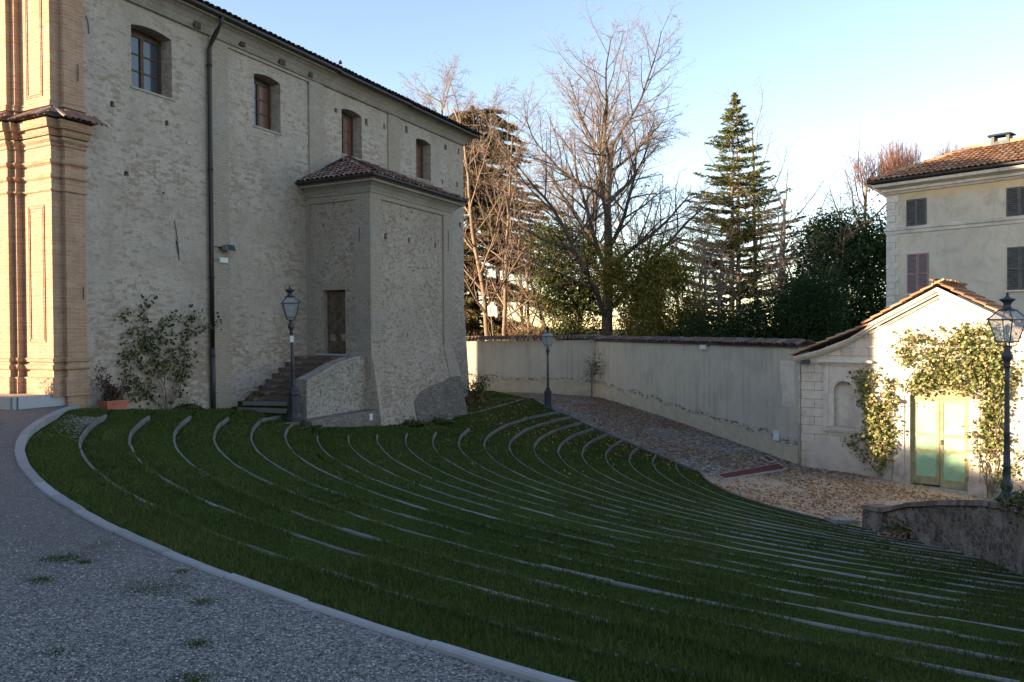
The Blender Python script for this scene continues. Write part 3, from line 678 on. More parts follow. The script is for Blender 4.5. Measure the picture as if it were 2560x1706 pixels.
# little lawn levels held by those steps
mb = MB()
def lawnpatch(pts, z): mb.prism([p[:2] for p in pts], z - 0.3, z, 'xy')
p0, p1 = G(608, 1003, -0.37), G(721, 1004.5, -0.37); q0, q1 = chw(5.0, 0.1), chw(8.0, 0.1)
lawnpatch([p0, p1, chw(6.2, -2.2), q1, q0], -0.375)
lawnpatch([(-2.9, 36.0), (-0.2, 36.8), (0.6, 38.2), (-1.0, 42.75), (-5.5, 42.6), (-7, 40)], -1.5)
p0, p1 = G(595, 1019, -0.5), G(718, 1023, -0.5); lawnpatch([p0, p1, chw(5.6, -2.2), chw(6.2, -0.5), chw(4.8, 0.1)], -0.52)
tag(mb.build('lawn_step', M['lawn']), kind='structure')

# ================================================================== church
RZ = math.pi / 2 - TH
church = empty('church', (W0[0], W0[1], 0), RZ, 'old brick church with peeling grey render, four small windows and a sunlit brick front', 'church')
SK = 0.1017                                         # the front is not quite square to the side
WINX = [(1.42, 2.72), (5.87, 7.06), (10.28, 11.50), (15.33, 16.52)]
wins = [arch_poly(a, b, 7.86, 9.50, 0.09) for a, b in WINX]
PUT = [(0.84, 7.26, .13, .16), (2.53, 7.18, .13, .15), (1.23, 5.63, .15, .13), (3.50, 10.07, .22, .2), (5.25, 10.12, .2, .18), (7.0, 10.08, .26, .2), (8.42, 10.07, .16, .17),
       (9.95, 9.28, .18, .16), (11.80, 9.29, .2, .26), (12.99, 9.40, .13, .22), (14.59, 9.63, .2, .28), (17.82, 9.56, .24, .24), (19.03, 9.63, .14, .28), (17.51, 8.02, .14, .22), (18.87, 8.12, .18, .24), (13.76, 7.86, .08, .22), (19.10, 6.36, .2, .24), (2.39, 5.32, .07, .07)]
low = [p for p in PUT if p[1] < 9.95]
def pr(p): x, z, a, b = p; return [(x - a / 2, z - b / 2), (x + a / 2, z - b / 2 + .01), (x + a / 2 - .01, z + b / 2), (x - a / 2 + .01, z + b / 2 - .01)]
mb = MB()
mb.face_holes([(-0.5, -0.6), (19.45, -1.8), (19.45, 10.45), (-0.5, 10.45)], wins + [pr(p) for p in low], 0.0, [0.42] * 4 + [0.22] * len(low))
for p in low: x, z, a, b = p; mb.box(x - a / 2, x + a / 2, 0.215, 0.23, z - b / 2, z + b / 2)
# far end, back and a closed shell
mb.quad((19.45, 0, -2), (19.45, 11.7, -2), (19.45, 11.7, 10.4), (19.45, 5.85, 12.75), (19.45, 0, 10.4))
mb.quad((19.45, 11.7, -2), (-0.2, 11.7, -2), (-0.2, 11.7, 10.4), (19.45, 11.7, 10.4))
mb.build('wall', M['church'], church)
mb = MB(); mb.quad((19.45, 0.01, -1.9), (19.85, -0.10, -1.9), (19.47, -0.004, 2.6), (19.44, 0.01, 2.6)); mb.box(19.2, 19.56, -0.035, 0.4, 1.62, 1.70)
mb.build('corner_batter', M['church'], church)
# pilaster strips
for x0, x1, z1, pd in ((4.03, 4.74, 9.93, .05), (8.42, 9.2, 9.93, .06), (13.2, 14.05, 9.93, .05)):
    mb = MB(); mb.box(x0, x1, -pd, 0.05, -0.9 if x0 < 8 else 5.0, z1); mb.build('pilaster', M['church_strip'], church)
mb = MB(); mb.box(-0.5, 0.02, -0.035, 0.05, -0.3, 9.93); mb.build('corner_strip', M['redbrick'], church)
mb = MB(); mb.box(4.74, 8.42, -0.055, 0.05, 9.84, 9.93); mb.build('panel_lintel', M['church_strip'], church)
# frieze string and cove
mb = MB(); sweep(mb, [(-0.9, 0), (19.45, 0), (19.45, 11.7)], [(0.0, 9.93), (0.09, 9.95), (0.11, 9.985), (0.0, 10.0)]); mb.build('string_course', M['cove'], church)
cove = [(0.02, 9.98), (0.07, 10.02), (0.13, 10.12), (0.24, 10.24), (0.36, 10.31), (0.45, 10.33), (0.45, 10.40), (0.0, 10.40)]
mb = MB(); sweep(mb, [(-0.9, 0), (19.45, 0), (19.45, 11.7)], cove)
mb.build('cornice', M['cove'], church)
for x, z, a, b in PUT:
    if z > 9.95: mb = MB(); mb.box(x - a / 2, x + a / 2, -0.155, -0.02, z - b / 2, z + b / 2); mb.build('putlog_hole', M['under'], church)
# gutter
mb = MB()
for x0, x1, z in ((-1.3, 9.5, 10.45), (9.45, 14.1, 10.42), (14.05, 20.0, 10.39)):
    prof = [(0.44 + 0.085 + 0.085 * math.cos(a), z + 0.085 * math.sin(a)) for a in np.linspace(math.pi, 2 * math.pi, 7)]
    prof = prof + [(p[0], p[1] + 0.012) for p in prof[::-1]]
    sweep(mb, [(x0, 0), (x1, 0)], [(p[0], p[1]) for p in prof])
mb.build('gutter', M['gutter'], church)
# downpipe with swan neck and brackets
mb = MB(); pts = [(4.02, -0.53, 10.42), (4.02, -0.50, 10.25), (4.0, -0.36, 10.02), (3.98, -0.18, 9.75), (3.97, -0.10, 9.55)] + [(3.97, -0.10, z) for z in (7, 4, 1.2)]
mb.tube(pts, 0.062, 10); 
for z in (9.1, 6.2, 3.2, 1.0): mb.tube([(3.97, -0.10, z - .03), (3.97, -0.10, z + .03)], 0.078, 10); mb.box(3.945, 3.995, -0.1, 0.01, z - .01, z + .01)
dp = mb.build('downpipe', M['iron_brown'], church, True)
mb = MB(); mb.tube([(3.97, -0.10, 1.2), (3.98, -0.10, -0.7)], 0.068, 10); mb.build('pipe_shoe', M['iron'], dp, True)
# roof
slope = math.atan2(12.75 - 10.5, 5.85 + 0.55); Vs = np.array([0, math.cos(slope), math.sin(slope)])
mb = MB(); tiles(mb, (-1.35, -0.58, 10.47), (1, 0, 0), Vs, 103, 3, seed=4, r=0.092, jit=0.02)
for (x, z) in ((9.4, 10.62),):
    mb.tube([(x, -0.62, z + .05), (x + .12, -0.5, z + .10), (x + .34, -0.36, z + .26)], [0.05, 0.055, 0.03], 6)
roof = mb.build('roof', M['tile_dark'], church)
mb = MB(); zr = 12.85
mb.quad((-1.3, -0.56, 10.45), (20.0, -0.56, 10.45), (20.0, 5.85, zr), (-1.3, 5.85, zr)); mb.quad((-1.3, 5.85, zr), (20.0, 5.85, zr), (20.0, 12.3, 10.45), (-1.3, 12.3, 10.45))
mb.quad((-1.3, -0.56, 10.43), (-1.3, 12.3, 10.43), (20.0, 12.3, 10.43), (20, -0.56, 10.43))
mb.build('roof_deck', M['under'], roof)
# windows
for i, (a, b) in enumerate(WINX):
    a2, b2, z0, z1, y = a + 0.02, b - 0.03, 7.90, 9.36, 0.36
    fr = MB(); fr.box(a2, a2 + .07, y, y + .07, z0, z1); fr.box(b2 - .07, b2, y, y + .07, z0, z1); fr.box(a2 + .07, b2 - .07, y, y + .07, z0, z0 + .08); fr.box(a2 + .07, b2 - .07, y, y + .07, z1 - .08, z1)
    cxm = (a2 + b2) / 2; fr.box(cxm - .05, cxm + .05, y - .01, y + .07, z0 + .08, z1 - .08)
    for t in (1, 2):
        zz = z0 + .08 + (z1 - z0 - .16) * t / 3; fr.box(a2 + .07, cxm - .05, y + .01, y + .05, zz - .018, zz + .018); fr.box(cxm + .05, b2 - .07, y + .01, y + .05, zz - .018, zz + .018)
    win = fr.build('window', M['wood_dark'], church)
    p = MB(); p.box(a2 + .06, cxm - .04, y + .03, y + .04, z0 + .06, z1 - .06); p.build('pane', M['pane'], win)
    p = MB(); p.box(cxm + .04, b2 - .06, y + .03, y + .04, z0 + .06, z1 - .06); p.build('pane', M['pane'] if i == 0 else M['brown_pane'], win)
    p = MB(); p.box(a - .0, b + .0, 0.44, 0.46, 7.8, 9.6); p.build('backing', M['under'], win)
    s = MB(); s.box(a - 0.04, b + 0.05, -0.03, 0.42, 7.81, 7.865); s.build('sill', M['cove'], win)
# iron wall anchors
for x0, z0, x1, z1, pd in ((0.12, 9.17, 0.20, 8.77, 0.02), (2.73, 4.65, 2.88, 3.59, 0.02), (-0.15, 7.95, -0.15, 7.55, 0.06), (-0.08, 2.75, -0.08, 2.45, 0.06)):
    mb = MB(); mb.tube([(x0, -pd, z0), ((x0 + x1) / 2, -pd - .01, (z0 + z1) / 2 + .1), (x1, -pd, z1)], [0.008, 0.012, 0.010], 6)
    if z0 < 5 and z0 > 3: mb.tube([(x0 + .06, -pd - .01, 4.1), (x1 - .02, -pd - .01, 3.75)], 0.02, 6)
    mb.build('wall_anchor', M['iron'], church)
# ---- front: stepped brick pilasters in plan, all storeys
def fp(x, y): return (x + SK * y, y)
plan = [(0.06, -0.03), (-0.5, -0.035), (-0.5, 0.10), (-0.76, 0.10), (-0.76, 1.28), (-0.9, 1.28), (-0.9, 1.42), (-1.02, 1.42), (-1.02, 6.5), (-0.9, 10.2), (-0.2, 11.7)]
def planrev(p): return [fp(*q) for q in p]
PL_ = planrev(plan)
def upright(mb, path, z0, z1):
    for a, b in zip(path[:-1], path[1:]): mb.quad((a[0], a[1], z0), (b[0], b[1], z0), (b[0], b[1], z1), (a[0], a[1], z1))
mb = MB(); upright(mb, PL_[1:], -0.3, 10.4)
mb.add([(PL_[3][0] + .02, 0.1, 10.4), (PL_[8][0] + .3, 5.85, 12.9), (PL_[-1][0], 11.7, 10.4)], [[0, 1, 2]])
mb.build('front_wall', M['redbrick'], church)
MP = [(0.06, -0.03), (-0.5, -0.035), (-0.5, 0.10), (-0.76, 0.10), (-0.76, 1.28), (-0.9, 1.28), (-0.9, 1.42), (-1.02, 1.42), (-1.02, 6.5)]
MPl = planrev(MP)[::-1]                                # travel so that outward is on the right
def mould(name, prof, mat=M['redbrick'], path=MPl):
    mb = MB(); sweep(mb, path, prof); mb.build(name, mat, church)
mould('base_moulding', [(0, 0.20), (0.07, 0.20), (0.07, 0.62), (0.0, 0.64)]) 
mould('base_moulding', [(0, 0.80), (0.06, 0.82), (0.075, 0.87), (0.05, 0.92), (0.0, 0.93)]); mould('base_moulding', [(0, 0.98), (0.05, 1.0), (0.055, 1.06), (0.0, 1.09)])
mould('impost_moulding', [(0, 4.90), (0.045, 4.93), (0.045, 4.965), (0, 4.98)])
mould('capital_moulding', [(0, 5.20), (0.05, 5.24), (0.06, 5.30), (0, 5.32)])
mould('capital_moulding', [(0, 5.52), (0.06, 5.56), (0.08, 5.61), (0.03, 5.64), (0, 5.66)])
mould('bed_moulding', [(0, 5.94), (0.03, 5.96), (0.04, 6.02), (0.10, 6.08), (0.11, 6.14), (0, 6.16)])
mould('cornice_band', [(0, 6.16), (0.12, 6.17), (0.16, 6.25), (0.17, 6.31), (0.24, 6.32), (0.27, 6.40), (0.29, 6.50), (0, 6.53)], M['redbrick'])
mould('upper_base_moulding', [(0, 6.84), (0.06, 6.85), (0.06, 6.90), (0.03, 6.93), (0.05, 6.97), (0.0, 7.0)])
# little tiled ledge above the cornice
mb = MB()
for a, b in zip(MPl[:-1], MPl[1:]):
    a, b = np.array(a), np.array(b); L = np.linalg.norm(b - a); d = (b - a) / L; nrm = np.array([d[1], -d[0]]); 
    if L < 0.3: continue
    o = a + nrm * 0.40; Vt = np.array([-nrm[0] * .80, -nrm[1] * .80, 0.60]) ; Vt /= np.linalg.norm(Vt); ext = 0.36
    tiles(mb, (o[0] - d[0] * ext * (L < 1), o[1] - d[1] * ext * (L < 1), 6.50), (d[0], d[1], 0), Vt, int((L + 0.36 + ext * (L < 1)) / 0.145), 1, 0.145, 0.40, seed=3, r=0.066)
mb.build('tiled_ledge', M['tile_old'], church)
mb = MB(); sweep(mb, MPl, [(0, 6.53), (0.36, 6.53), (0.36, 6.545), (0, 6.74)]); mb.build('ledge_deck', M['under'], church)
# sunk panels on the corner pilaster
def frame_on_front(z0, z1, y0, y1, off):
    mb = MB()
    for o, wd in ((0.0, 0.022), (0.05, 0.02)):
        a, b, c, d = y0 + o, y1 - o, z0 + o, z1 - o
        for (ya, yb, za, zb) in ((a, a + wd, c, d), (b - wd, b, c, d), (a + wd, b - wd, c, c + wd), (a + wd, b - wd, d - wd, d)):
            xa, xb = off + SK * ya, off + SK * yb
            mb.hexa([(xa - .02, ya, za), (xb - .02, yb, za), (xb + .03, yb, za), (xa + .03, ya, za)], [(xa - .02, ya, zb), (xb - .02, yb, zb), (xb + .03, yb, zb), (xa + .03, ya, zb)])
    mb.build('panel_frame', M['redbrick'], church)
frame_on_front(1.45, 4.62, 0.38, 1.02, -0.76); frame_on_front(7.12, 10.0, 0.38, 1.02, -0.76)

# ================================================================== sacristy
sac = empty('sacristy', (*chw(8.2, -1.3), -1.0), 0, 'low square side chapel with tiled hipped roof and battered foot, built against the church', 'chapel')
def relp(o, parent_loc, rz=RZ, org=W0):
    """parts written in church coordinates, parented to another root"""
    return o
sac.rotation_euler = (0, 0, RZ)
Lx, Ly, Lz = 8.2, -1.3, -1.0
class SB(MB):
    def build(s, name, mat, parent=None, smooth=False):
        s.v = [(a - Lx, b - Ly, c - Lz) for a, b, c in s.v] if parent is not None else s.v
        o = mesh_np(name, s.v, s.f, mat, parent, smooth)
        return o
YF = -2.62; SKL = 0.1017
def lx_(y, x0=8.33): return x0 + SKL * y          # x of the left face at depth y (y negative outwards)
# left face with the door hole, in coordinates (y, z) laid along the skewed face
mb = SB(); dz0, dz1, dy0, dy1 = 0.93, 2.98, -1.60, -0.66
def skew_face(mb, poly, holes, depth, x0=8.33):
    loops = [[Vector((p[0], p[1], 0)) for p in l] for l in [poly] + holes]; tr = tessellate_polygon(loops); pts = [p for l in loops for p in l]
    mb.add([(lx_(p.x, x0), p.x, p.y) for p in pts], [list(t) for t in tr])
    for hgs in holes:
        n = len(hgs); mb.add([(lx_(p[0], x0), p[0], p[1]) for p in hgs] + [(lx_(p[0], x0) + depth, p[0], p[1]) for p in hgs], [[j, (j + 1) % n, n + (j + 1) % n, n + j] for j in range(n)])
skew_face(mb, [(0, -1.2), (YF, -1.2), (YF, 6.0), (0, 6.0)], [[(dy0, dz0), (dy1, dz0), (dy1, dz1), (dy0, dz1)]], 0.32)
# front face: upright above, battered below
hl = [(8.95, 4.70, .17, .2), (10.39, 4.72, .11, .18), (12.20, 4.70, .13, .18)]
xc = lx_(YF)
mb.face_holes([(xc, 1.3), (13.35, 1.3), (13.35, 6.0), (xc, 6.0)], [pr(p) for p in hl], YF, 0.2)
for x, z, a, b in hl: mb.box(x - a / 2, x + a / 2, YF + 0.195, YF + 0.21, z - b / 2, z + b / 2)
mb.quad((13.35, YF, 1.3), (13.35, 0, 1.3), (13.35, 0, 6.0), (13.35, YF, 6.0))
mb.build('wall', M['sacristy'], sac)
# battered foot, several rings so that it curves outwards
mb = SB(); ringz = [1.3, 0.7, 0.0, -0.7, -1.4, -1.9]; fo = [0.0, 0.07, 0.19, 0.32, 0.46, 0.56]; ro = [0.0, 0.05, 0.14, 0.27, 0.42, 0.5]; nx = 14
for i in range(len(ringz)):
    for j in range(nx + 1):
        t = j / nx; x = (xc - 0.02 * i) + (13.35 + ro[i] - xc) * t; mb.v.append((x, YF - fo[i], ringz[i]))
    for j in range(5): mb.v.append((13.35 + ro[i], (YF - fo[i]) * (1 - (j + 1) / 5), ringz[i]))
rw = nx + 6
for i in range(len(ringz) - 1):
    for j in range(rw - 1): mb.f.append([i * rw + j, (i + 1) * rw + j, (i + 1) * rw + j + 1, i * rw + j + 1])
mb.hexa([(xc - .13, YF - .56, -1.9), (xc - .13, -1.8, -1.9), (xc + .3, -1.8, -1.9), (xc + .3, YF - .5, -1.9)], [(xc, YF + .005, 1.3), (xc, -1.9, 1.3), (xc + .3, -1.9, 1.3), (xc + .3, YF + .06, 1.3)])
mb.build('battered_foot', M['sacristy'], sac)
# dark stone base patch standing proud of the batter
mb = SB(); top = [(10.1, -0.70), (10.6, -0.42), (11.3, -0.30), (12.2, -0.18), (13.0, -0.02), (13.62, 0.08)]; pts = []
def yb(z): return YF - np.interp(-z, [-1.3, -0.7, 0, 0.7, 1.4, 1.9], fo) - 0.03
for i, (x, z) in enumerate(top):
    for zz in np.linspace(-1.9, z, 6): mb.v.append((x + (0.10 if i == 5 else 0) * (1 - (zz + 1.9) / 2), yb(zz) + (0.02 if zz == z else 0), zz))
for i in range(5):
    for j in range(5): mb.f.append([i * 6 + j, (i + 1) * 6 + j, (i + 1) * 6 + j + 1, i * 6 + j + 1])
for i in range(5): a, b = top[i], top[i + 1]; mb.quad((a[0], yb(a[1]) + .02, a[1]), (b[0], yb(b[1]) + .02, b[1]), (b[0], yb(b[1]) + .06, b[1]), (a[0], yb(a[1]) + .06, a[1]))
mb.build('rubble_base', M['rubble'], sac)
# corner strips and top bands frame the sunk panels
mb = SB(); mb.box(xc - 0.005, 8.62, YF - 0.06, YF + 0.02, 1.32, 5.84); mb.box(12.72, 13.36, YF - 0.06, YF + 0.02, 1.0, 5.84); mb.box(xc - .005, 13.36, YF - 0.063, YF + .02, 5.84, 6.0)
for (ya, yb2, za, zb) in ((YF - .06, -2.04, 0.2, 5.80), (-0.14, 0.0, 0.0, 5.80), (YF - .063, 0.0, 5.80, 6.0)):
    x1, x2 = lx_(ya), lx_(yb2)
    mb.hexa([(x1 - .06, ya, za), (x2 - .06, yb2, za), (x2 + .02, yb2, za), (x1 + .02, ya, za)], [(x1 - .06, ya, zb), (x2 - .06, yb2, zb), (x2 + .02, yb2, zb), (x1 + .02, ya, zb)])
mb.build('corner_strip', M['church_strip'], sac)
# lower end of the right strip bends out with the batter
mb = SB(); mb.hexa([(12.86, yb(-.05) - .0, -.05), (13.72, yb(-.05) - .0, -.05), (13.72, yb(-.05) + .2, -.05), (12.86, yb(-.05) + .2, -.05)], [(12.72, YF - .06, 1.0), (13.37, YF - .06, 1.0), (13.37, YF + .1, 1.0), (12.72, YF + .1, 1.0)])
mb.build('strip_foot', M['church_strip'], sac)
pathS = [(8.33, 0.0), (xc, YF), (13.35, YF), (13.35, 0.0)]
mb = SB(); sweep(mb, pathS, [(0.06, 5.98), (0.10, 6.0), (0.10, 6.03), (0.13, 6.08), (0.20, 6.17), (0.30, 6.24), (0.40, 6.28), (0.42, 6.34), (0.0, 6.36)]); mb.build('cornice', M['cove'], sac)
mb = SB(); sweep(mb, pathS, [(0.10, 6.335), (0.47, 6.345), (0.47, 6.385), (0.10, 6.39)]); mb.build('brick_course', M['brickstep'], sac)
prof = [(0.46 + 0.07 + 0.07 * math.cos(a), 6.44 + 0.07 * math.sin(a)) for a in np.linspace(math.pi, 2 * math.pi, 7)]; prof += [(p[0], p[1] + 0.012) for p in prof[::-1]]
mb = SB(); sweep(mb, [(8.33, 0.0), (xc, YF), (13.35, YF)], prof); mb.build('gutter', M['gutter'], sac)
# roof: apex on the church wall
A = np.array([10.6, 0.0, 7.72]); A2 = np.array([11.4, 0.0, 7.72]); c0 = np.array([xc - .50, YF - .50, 6.44]); c1 = np.array([13.87, YF - .50, 6.44]); c2 = np.array([8.33 - .50, 0.0, 6.44]); c3 = np.array([13.87, 0, 6.44])
mb = SB(); mb.quad(c0, c1, A2, A); mb.quad(c2, c0, A); mb.quad(c1, c3, A2); mb.quad(c2, c0, c1, c3)
rf = mb.build('roof_deck', M['under'], sac)
mb = SB()
def slope_tiles(mb, a, b, p, q, seed, r=0.085, du=0.2, dv=0.33):
    """tiles on the plane eave a-b up to edge p-q"""
    a, b, p, q = [np.array(v_, float) for v_ in (a, b, p, q)]; U = (b - a); L = np.linalg.norm(U); U /= L
    nn = np.cross(b - a, p - a); nn /= np.linalg.norm(nn); Vv = np.cross(nn, U); 
    if Vv[2] < 0: Vv = -Vv
    pu, pv = (p - a) @ U, (p - a) @ Vv; qu, qv = (q - a) @ U, (q - a) @ Vv
    def clip(u, v): 
        if v > max(pv, qv): return False
        lo = pu * v / pv if pv > 0 else 0; hi = L + (qu - L) * v / qv if qv > 0 else L
        return lo - 0.03 < u < hi + 0.03
    tiles(mb, a, U, Vv, int(L / du) + 1, int(max(pv, qv) / dv) + 1, du, dv, clip, r, seed)
slope_tiles(mb, c0, c1, A, A2, 5); slope_tiles(mb, c2, c0, A, A, 6)
for a, b in ((c0, A), (c1, A2)):
    n = 12
    for i in range(n):
        p, q = a + (b - a) * i / n, a + (b - a) * (i + 1.15) / n; mb.tube([p + (0, 0, .07), q + (0, 0, .045)], [0.10, 0.08], 8, False)
roofS = mb.build('roof', M['tile_old'], sac)
mb = SB(); mb.tube([c2 + (0.0, -.03, .06), A + (-.4, -.03, .0) * 1 if False else A + np.array((-.35, -.03, -.05))], 0.035, 6); mb.build('flashing', M['gutter'], sac)
# door of two panelled leaves
xd = lambda y: lx_(y) + 0.22
def dbox(mb, ya, yb_, za, zb, d0, d1):
    x1, x2 = lx_(ya), lx_(yb_)
    mb.hexa([(x1 + d0, ya, za), (x2 + d0, yb_, za), (x2 + d1, yb_, za), (x1 + d1, ya, za)], [(x1 + d0, ya, zb), (x2 + d0, yb_, zb), (x2 + d1, yb_, zb), (x1 + d1, ya, zb)])
for (ya, yb_) in ((-1.59, -1.135), (-1.125, -0.67)):
    mb = SB(); dbox(mb, ya, yb_, 0.94, 2.97, 0.24, 0.30); w_ = yb_ - ya
    for (za, zb, d) in ((0.96, 1.16, .225), (1.24, 1.30, .215), (1.60, 1.68, .215), (1.72, 2.42, .228), (2.48, 2.54, .215), (2.56, 2.93, .228)): dbox(mb, ya + .05, yb_ - .05, za, zb, d, 0.245)
    dbox(mb, ya, ya + .035, 0.94, 2.97, .22, .24); dbox(mb, yb_ - .035, yb_, 0.94, 2.97, .22, .24)
    leaf = mb.build('door', M['wood_door'], sac)
    mb = SB(); dbox(mb, ya + .11, yb_ - .11, 1.34, 1.56, 0.222, 0.245); mb.build('door_panel', M['wood_faded'], leaf)
mb = SB(); 
R = random.Random(3)
for i in range(17): y0 = -1.74 + i * 0.075; dbox(mb, y0, y0 + 0.066, 2.985 + R.uniform(-.005, .005), 3.11 + R.uniform(-.01, .01), -0.012, 0.02)
mb.build('brick_lintel', M['church_strip'], sac)
mb = SB(); dbox(mb, -1.66, -0.42, 0.875, 0.93, -0.10, 0.3); mb.build('door_sill', M['slab'], sac)
for (p, q) in (((lx_(-2.25) - .07, -2.25, 4.9), (lx_(-2.25) - .07, -2.25, 4.45)), ((13.05, YF - .07, 5.35), (13.05, YF - .07, 4.55))):
    mb = SB(); mb.tube([p, q], 0.012, 6); mb.build('wall_anchor', M['iron'], sac)

# stairs with sloping parapet
st = empty('stone_stairs', (*chw(6.3, -1.3), -0.8), RZ, 'short flight of brick steps climbing to the chapel door behind a sloping rendered parapet', 'stairs')
class TB(MB):
    def build(s, name, mat, parent=None, smooth=False):
        s.v = [(a - 6.3, b + 1.3, c + 0.8) for a, b, c in s.v]; return mesh_np(name, s.v, s.f, mat, parent, smooth)
nst = 8
for i in range(nst):
    z1 = 0.86 - i * 0.165; x1 = 7.45 - i * 0.30; mb = TB(); xe = 8.13 if i == 0 else x1 + 0.30
    mb.box(x1 + 0.005, xe, -2.04, -0.005, -1.0, z1 - 0.07)
    yy = -2.04
    while yy < -0.06: mb.box(x1 - 0.03, xe - .002, yy + .003, min(yy + 0.072, -0.006), z1 - 0.068, z1 + R.uniform(-.004, .004)); yy += 0.075
    mb.build('step', M['brickstep'], st)
YO, YI = -2.46, -2.05
mb = TB()
pp = [(8.05, 0.86), (7.3, 0.80), (6.5, 0.66), (5.8, 0.44), (5.3, 0.30), (5.09, 0.24)]
poly = [(5.09, -1.3)] + [(8.1, -1.3)] + pp
mb.prism(poly, YO, YI); mb.build('parapet', M['parapet'], st)
mb = TB()
for (x1, z1), (x0, z0) in zip(pp[:-1], pp[1:]):
    mb.hexa([(x0, YO - .03, z0), (x1, YO - .03, z1), (x1, YI + .02, z1), (x0, YI + .02, z0)], [(x0, YO - .01, z0 + .05), (x1, YO - .01, z1 + .05), (x1, YI + .01, z1 + .05), (x0, YI + .01, z0 + .05)])
mb.build('coping', M['parapet'], st)
mb = TB(); mb.hexa([(4.75, -3.05, -1.6), (8.2, -3.12, -1.6), (8.2, YO + .05, -1.6), (4.75, YO + .05, -1.6)], [(4.85, -2.80, -0.82), (8.12, -2.90, -0.80), (8.12, YO + .05, -0.78), (4.85, YO + .05, -0.80)]); mb.build('plinth', M['rubble'], st)
ub = MB(); a = np.array(G(918.5, 1040, -1.0)); 
o = empty('utility_cover', (*chw(7.55, -2.95), -1.05), RZ, 'small white cover plate with two black screws on the dark plinth', 'cover plate')
ub = MB(); ub.box(-.075, .075, -.012, .03, -.17, .17); ub.build('plate', M['white_box'], o); 
for zz in (.09, -.10): ub = MB(); ub.box(-.05, -.03, -.018, -.011, zz - .01, zz + .01); ub.build('screw', M['iron'], o)

# floodlight and box on the church wall
o = empty('floodlight', (*chw(4.5, -0.05), 4.05), RZ, 'grey metal floodlight on the church wall above a small white box', 'floodlight')
mb = MB(); mb.hexa([(-.17, -.30, -.10), (.17, -.30, -.10), (.15, -.06, -.06), (-.15, -.06, -.06)], [(-.17, -.24, .10), (.17, -.24, .10), (.13, -.06, .06), (-.13, -.06, .06)]); mb.build('housing', flat_mat('lamp_grey', (.22, .22, .21), .5, .2), o)
mb = MB(); mb.quad((-.15, -.302, -.085), (.15, -.302, -.085), (.15, -.248, .085), (-.15, -.248, .085)); mb.build('lens', M['pane'], o)
mb = MB(); mb.box(-.2, .2, -.06, .0, -.02, .02); mb.tube([(-.17, -.05, .0), (-.3, -.03, .02), (-.48, -.03, .0)], .012, 6); mb.build('bracket', M['iron'], o)
o = empty('junction_box', (*chw(4.43, -0.05), 3.70), RZ, 'small white plastic box on the church wall just below the floodlight', 'box')
mb = MB(); mb.box(-.16, .16, -.07, 0, -.07, .07); mb.build('case', M['white_box'], o); mb = MB(); mb.box(-.15, .15, -.074, -.07, -.06, .06); mb.build('lid', M['white_box'], o)
mb = MB(); mb.tube([(-.16, -.03, 0), (-.3, -.02, -.02), (-.45, -.02, -.01)], .008, 5); mb.build('cable', M['iron'], o)

# ================================================================== platform, blocks, pot
o = empty('entrance_platform', (-11.2, 19.0, 0), 0, 'raised cobbled platform with grey stone edge before the sunlit church front', 'platform')
tp = [(-10.33, 19.35), (-10.95, 18.2), (-11.02, 18.15), (-12.6, 18.9), (-19, 22), (-17.5, 25.5), (-13.3, 21.3)]
mb = MB(); mb.v = []; mb.prism([(x + 11.2, y - 19.0) for x, y in tp], -0.2, 0.245, 'xy'); mb.build('paving', M['cobble'], o)
mb = MB()
for a, b in zip(tp[:4], tp[1:5]):
    a, b = np.array([*a, 0.0]), np.array([*b, 0.0]); d = b - a; L = np.linalg.norm(d); d /= L; s = np.array([d[1], -d[0], 0]) * -1
    nn = max(1, int(round(L / 0.95)))
    for i in range(nn):
        p, q = a + d * (L * i / nn + .004), a + d * (L * (i + 1) / nn - .004); c = (p + q) / 2 - np.array([11.2 * -1, 19.0, 0]) ; c = np.array([(p[0] + q[0]) / 2 + 11.2, (p[1] + q[1]) / 2 - 19.0, 0.05]) - s * 0.0
        mb.obox(c, (q - p) / 2, s * 0.07, (0, 0, 0.21))
mb.build('edge_stone', M['slab'], o)
o = empty('cement_block', (-11.78, 19.62, 0.245), rad(-22), 'white hollow cement block with two square holes standing in the sun', 'block')
mb = MB(); loops = [[(-.29, 0), (.29, 0), (.29, .24), (-.29, .24)], [(-.19, .06), (-.06, .06), (-.06, .18), (-.19, .18)], [(.05, .06), (.17, .06), (.17, .18), (.05, .18)]]
mb.face_holes(loops[0], loops[1:], -.10, 0.2); mb.box(-.29, .29, .10, .12, 0, .24); mb.quad((-.29, -.1, .24), (.29, -.1, .24), (.29, .1, .24), (-.29, .1, .24)); mb.quad((-.29, -.1, 0), (-.29, .1, 0), (-.29, .1, .24), (-.29, -.1, .24)); mb.quad((.29, -.1, 0), (.29, .1, 0), (.29, .1, .24), (.29, -.1, .24))
mb.build('block_body', M['block'], o)
o = empty('brick_stack', (-11.25, 19.66, 0.245), rad(-20), 'low stack of red bricks beside the white cement block', 'bricks')
for i in range(3): mb = MB(); mb.box(-.13, .12, -.07, .07, i * .075, i * .075 + .07); mb.build('brick', M['terracotta'], o)

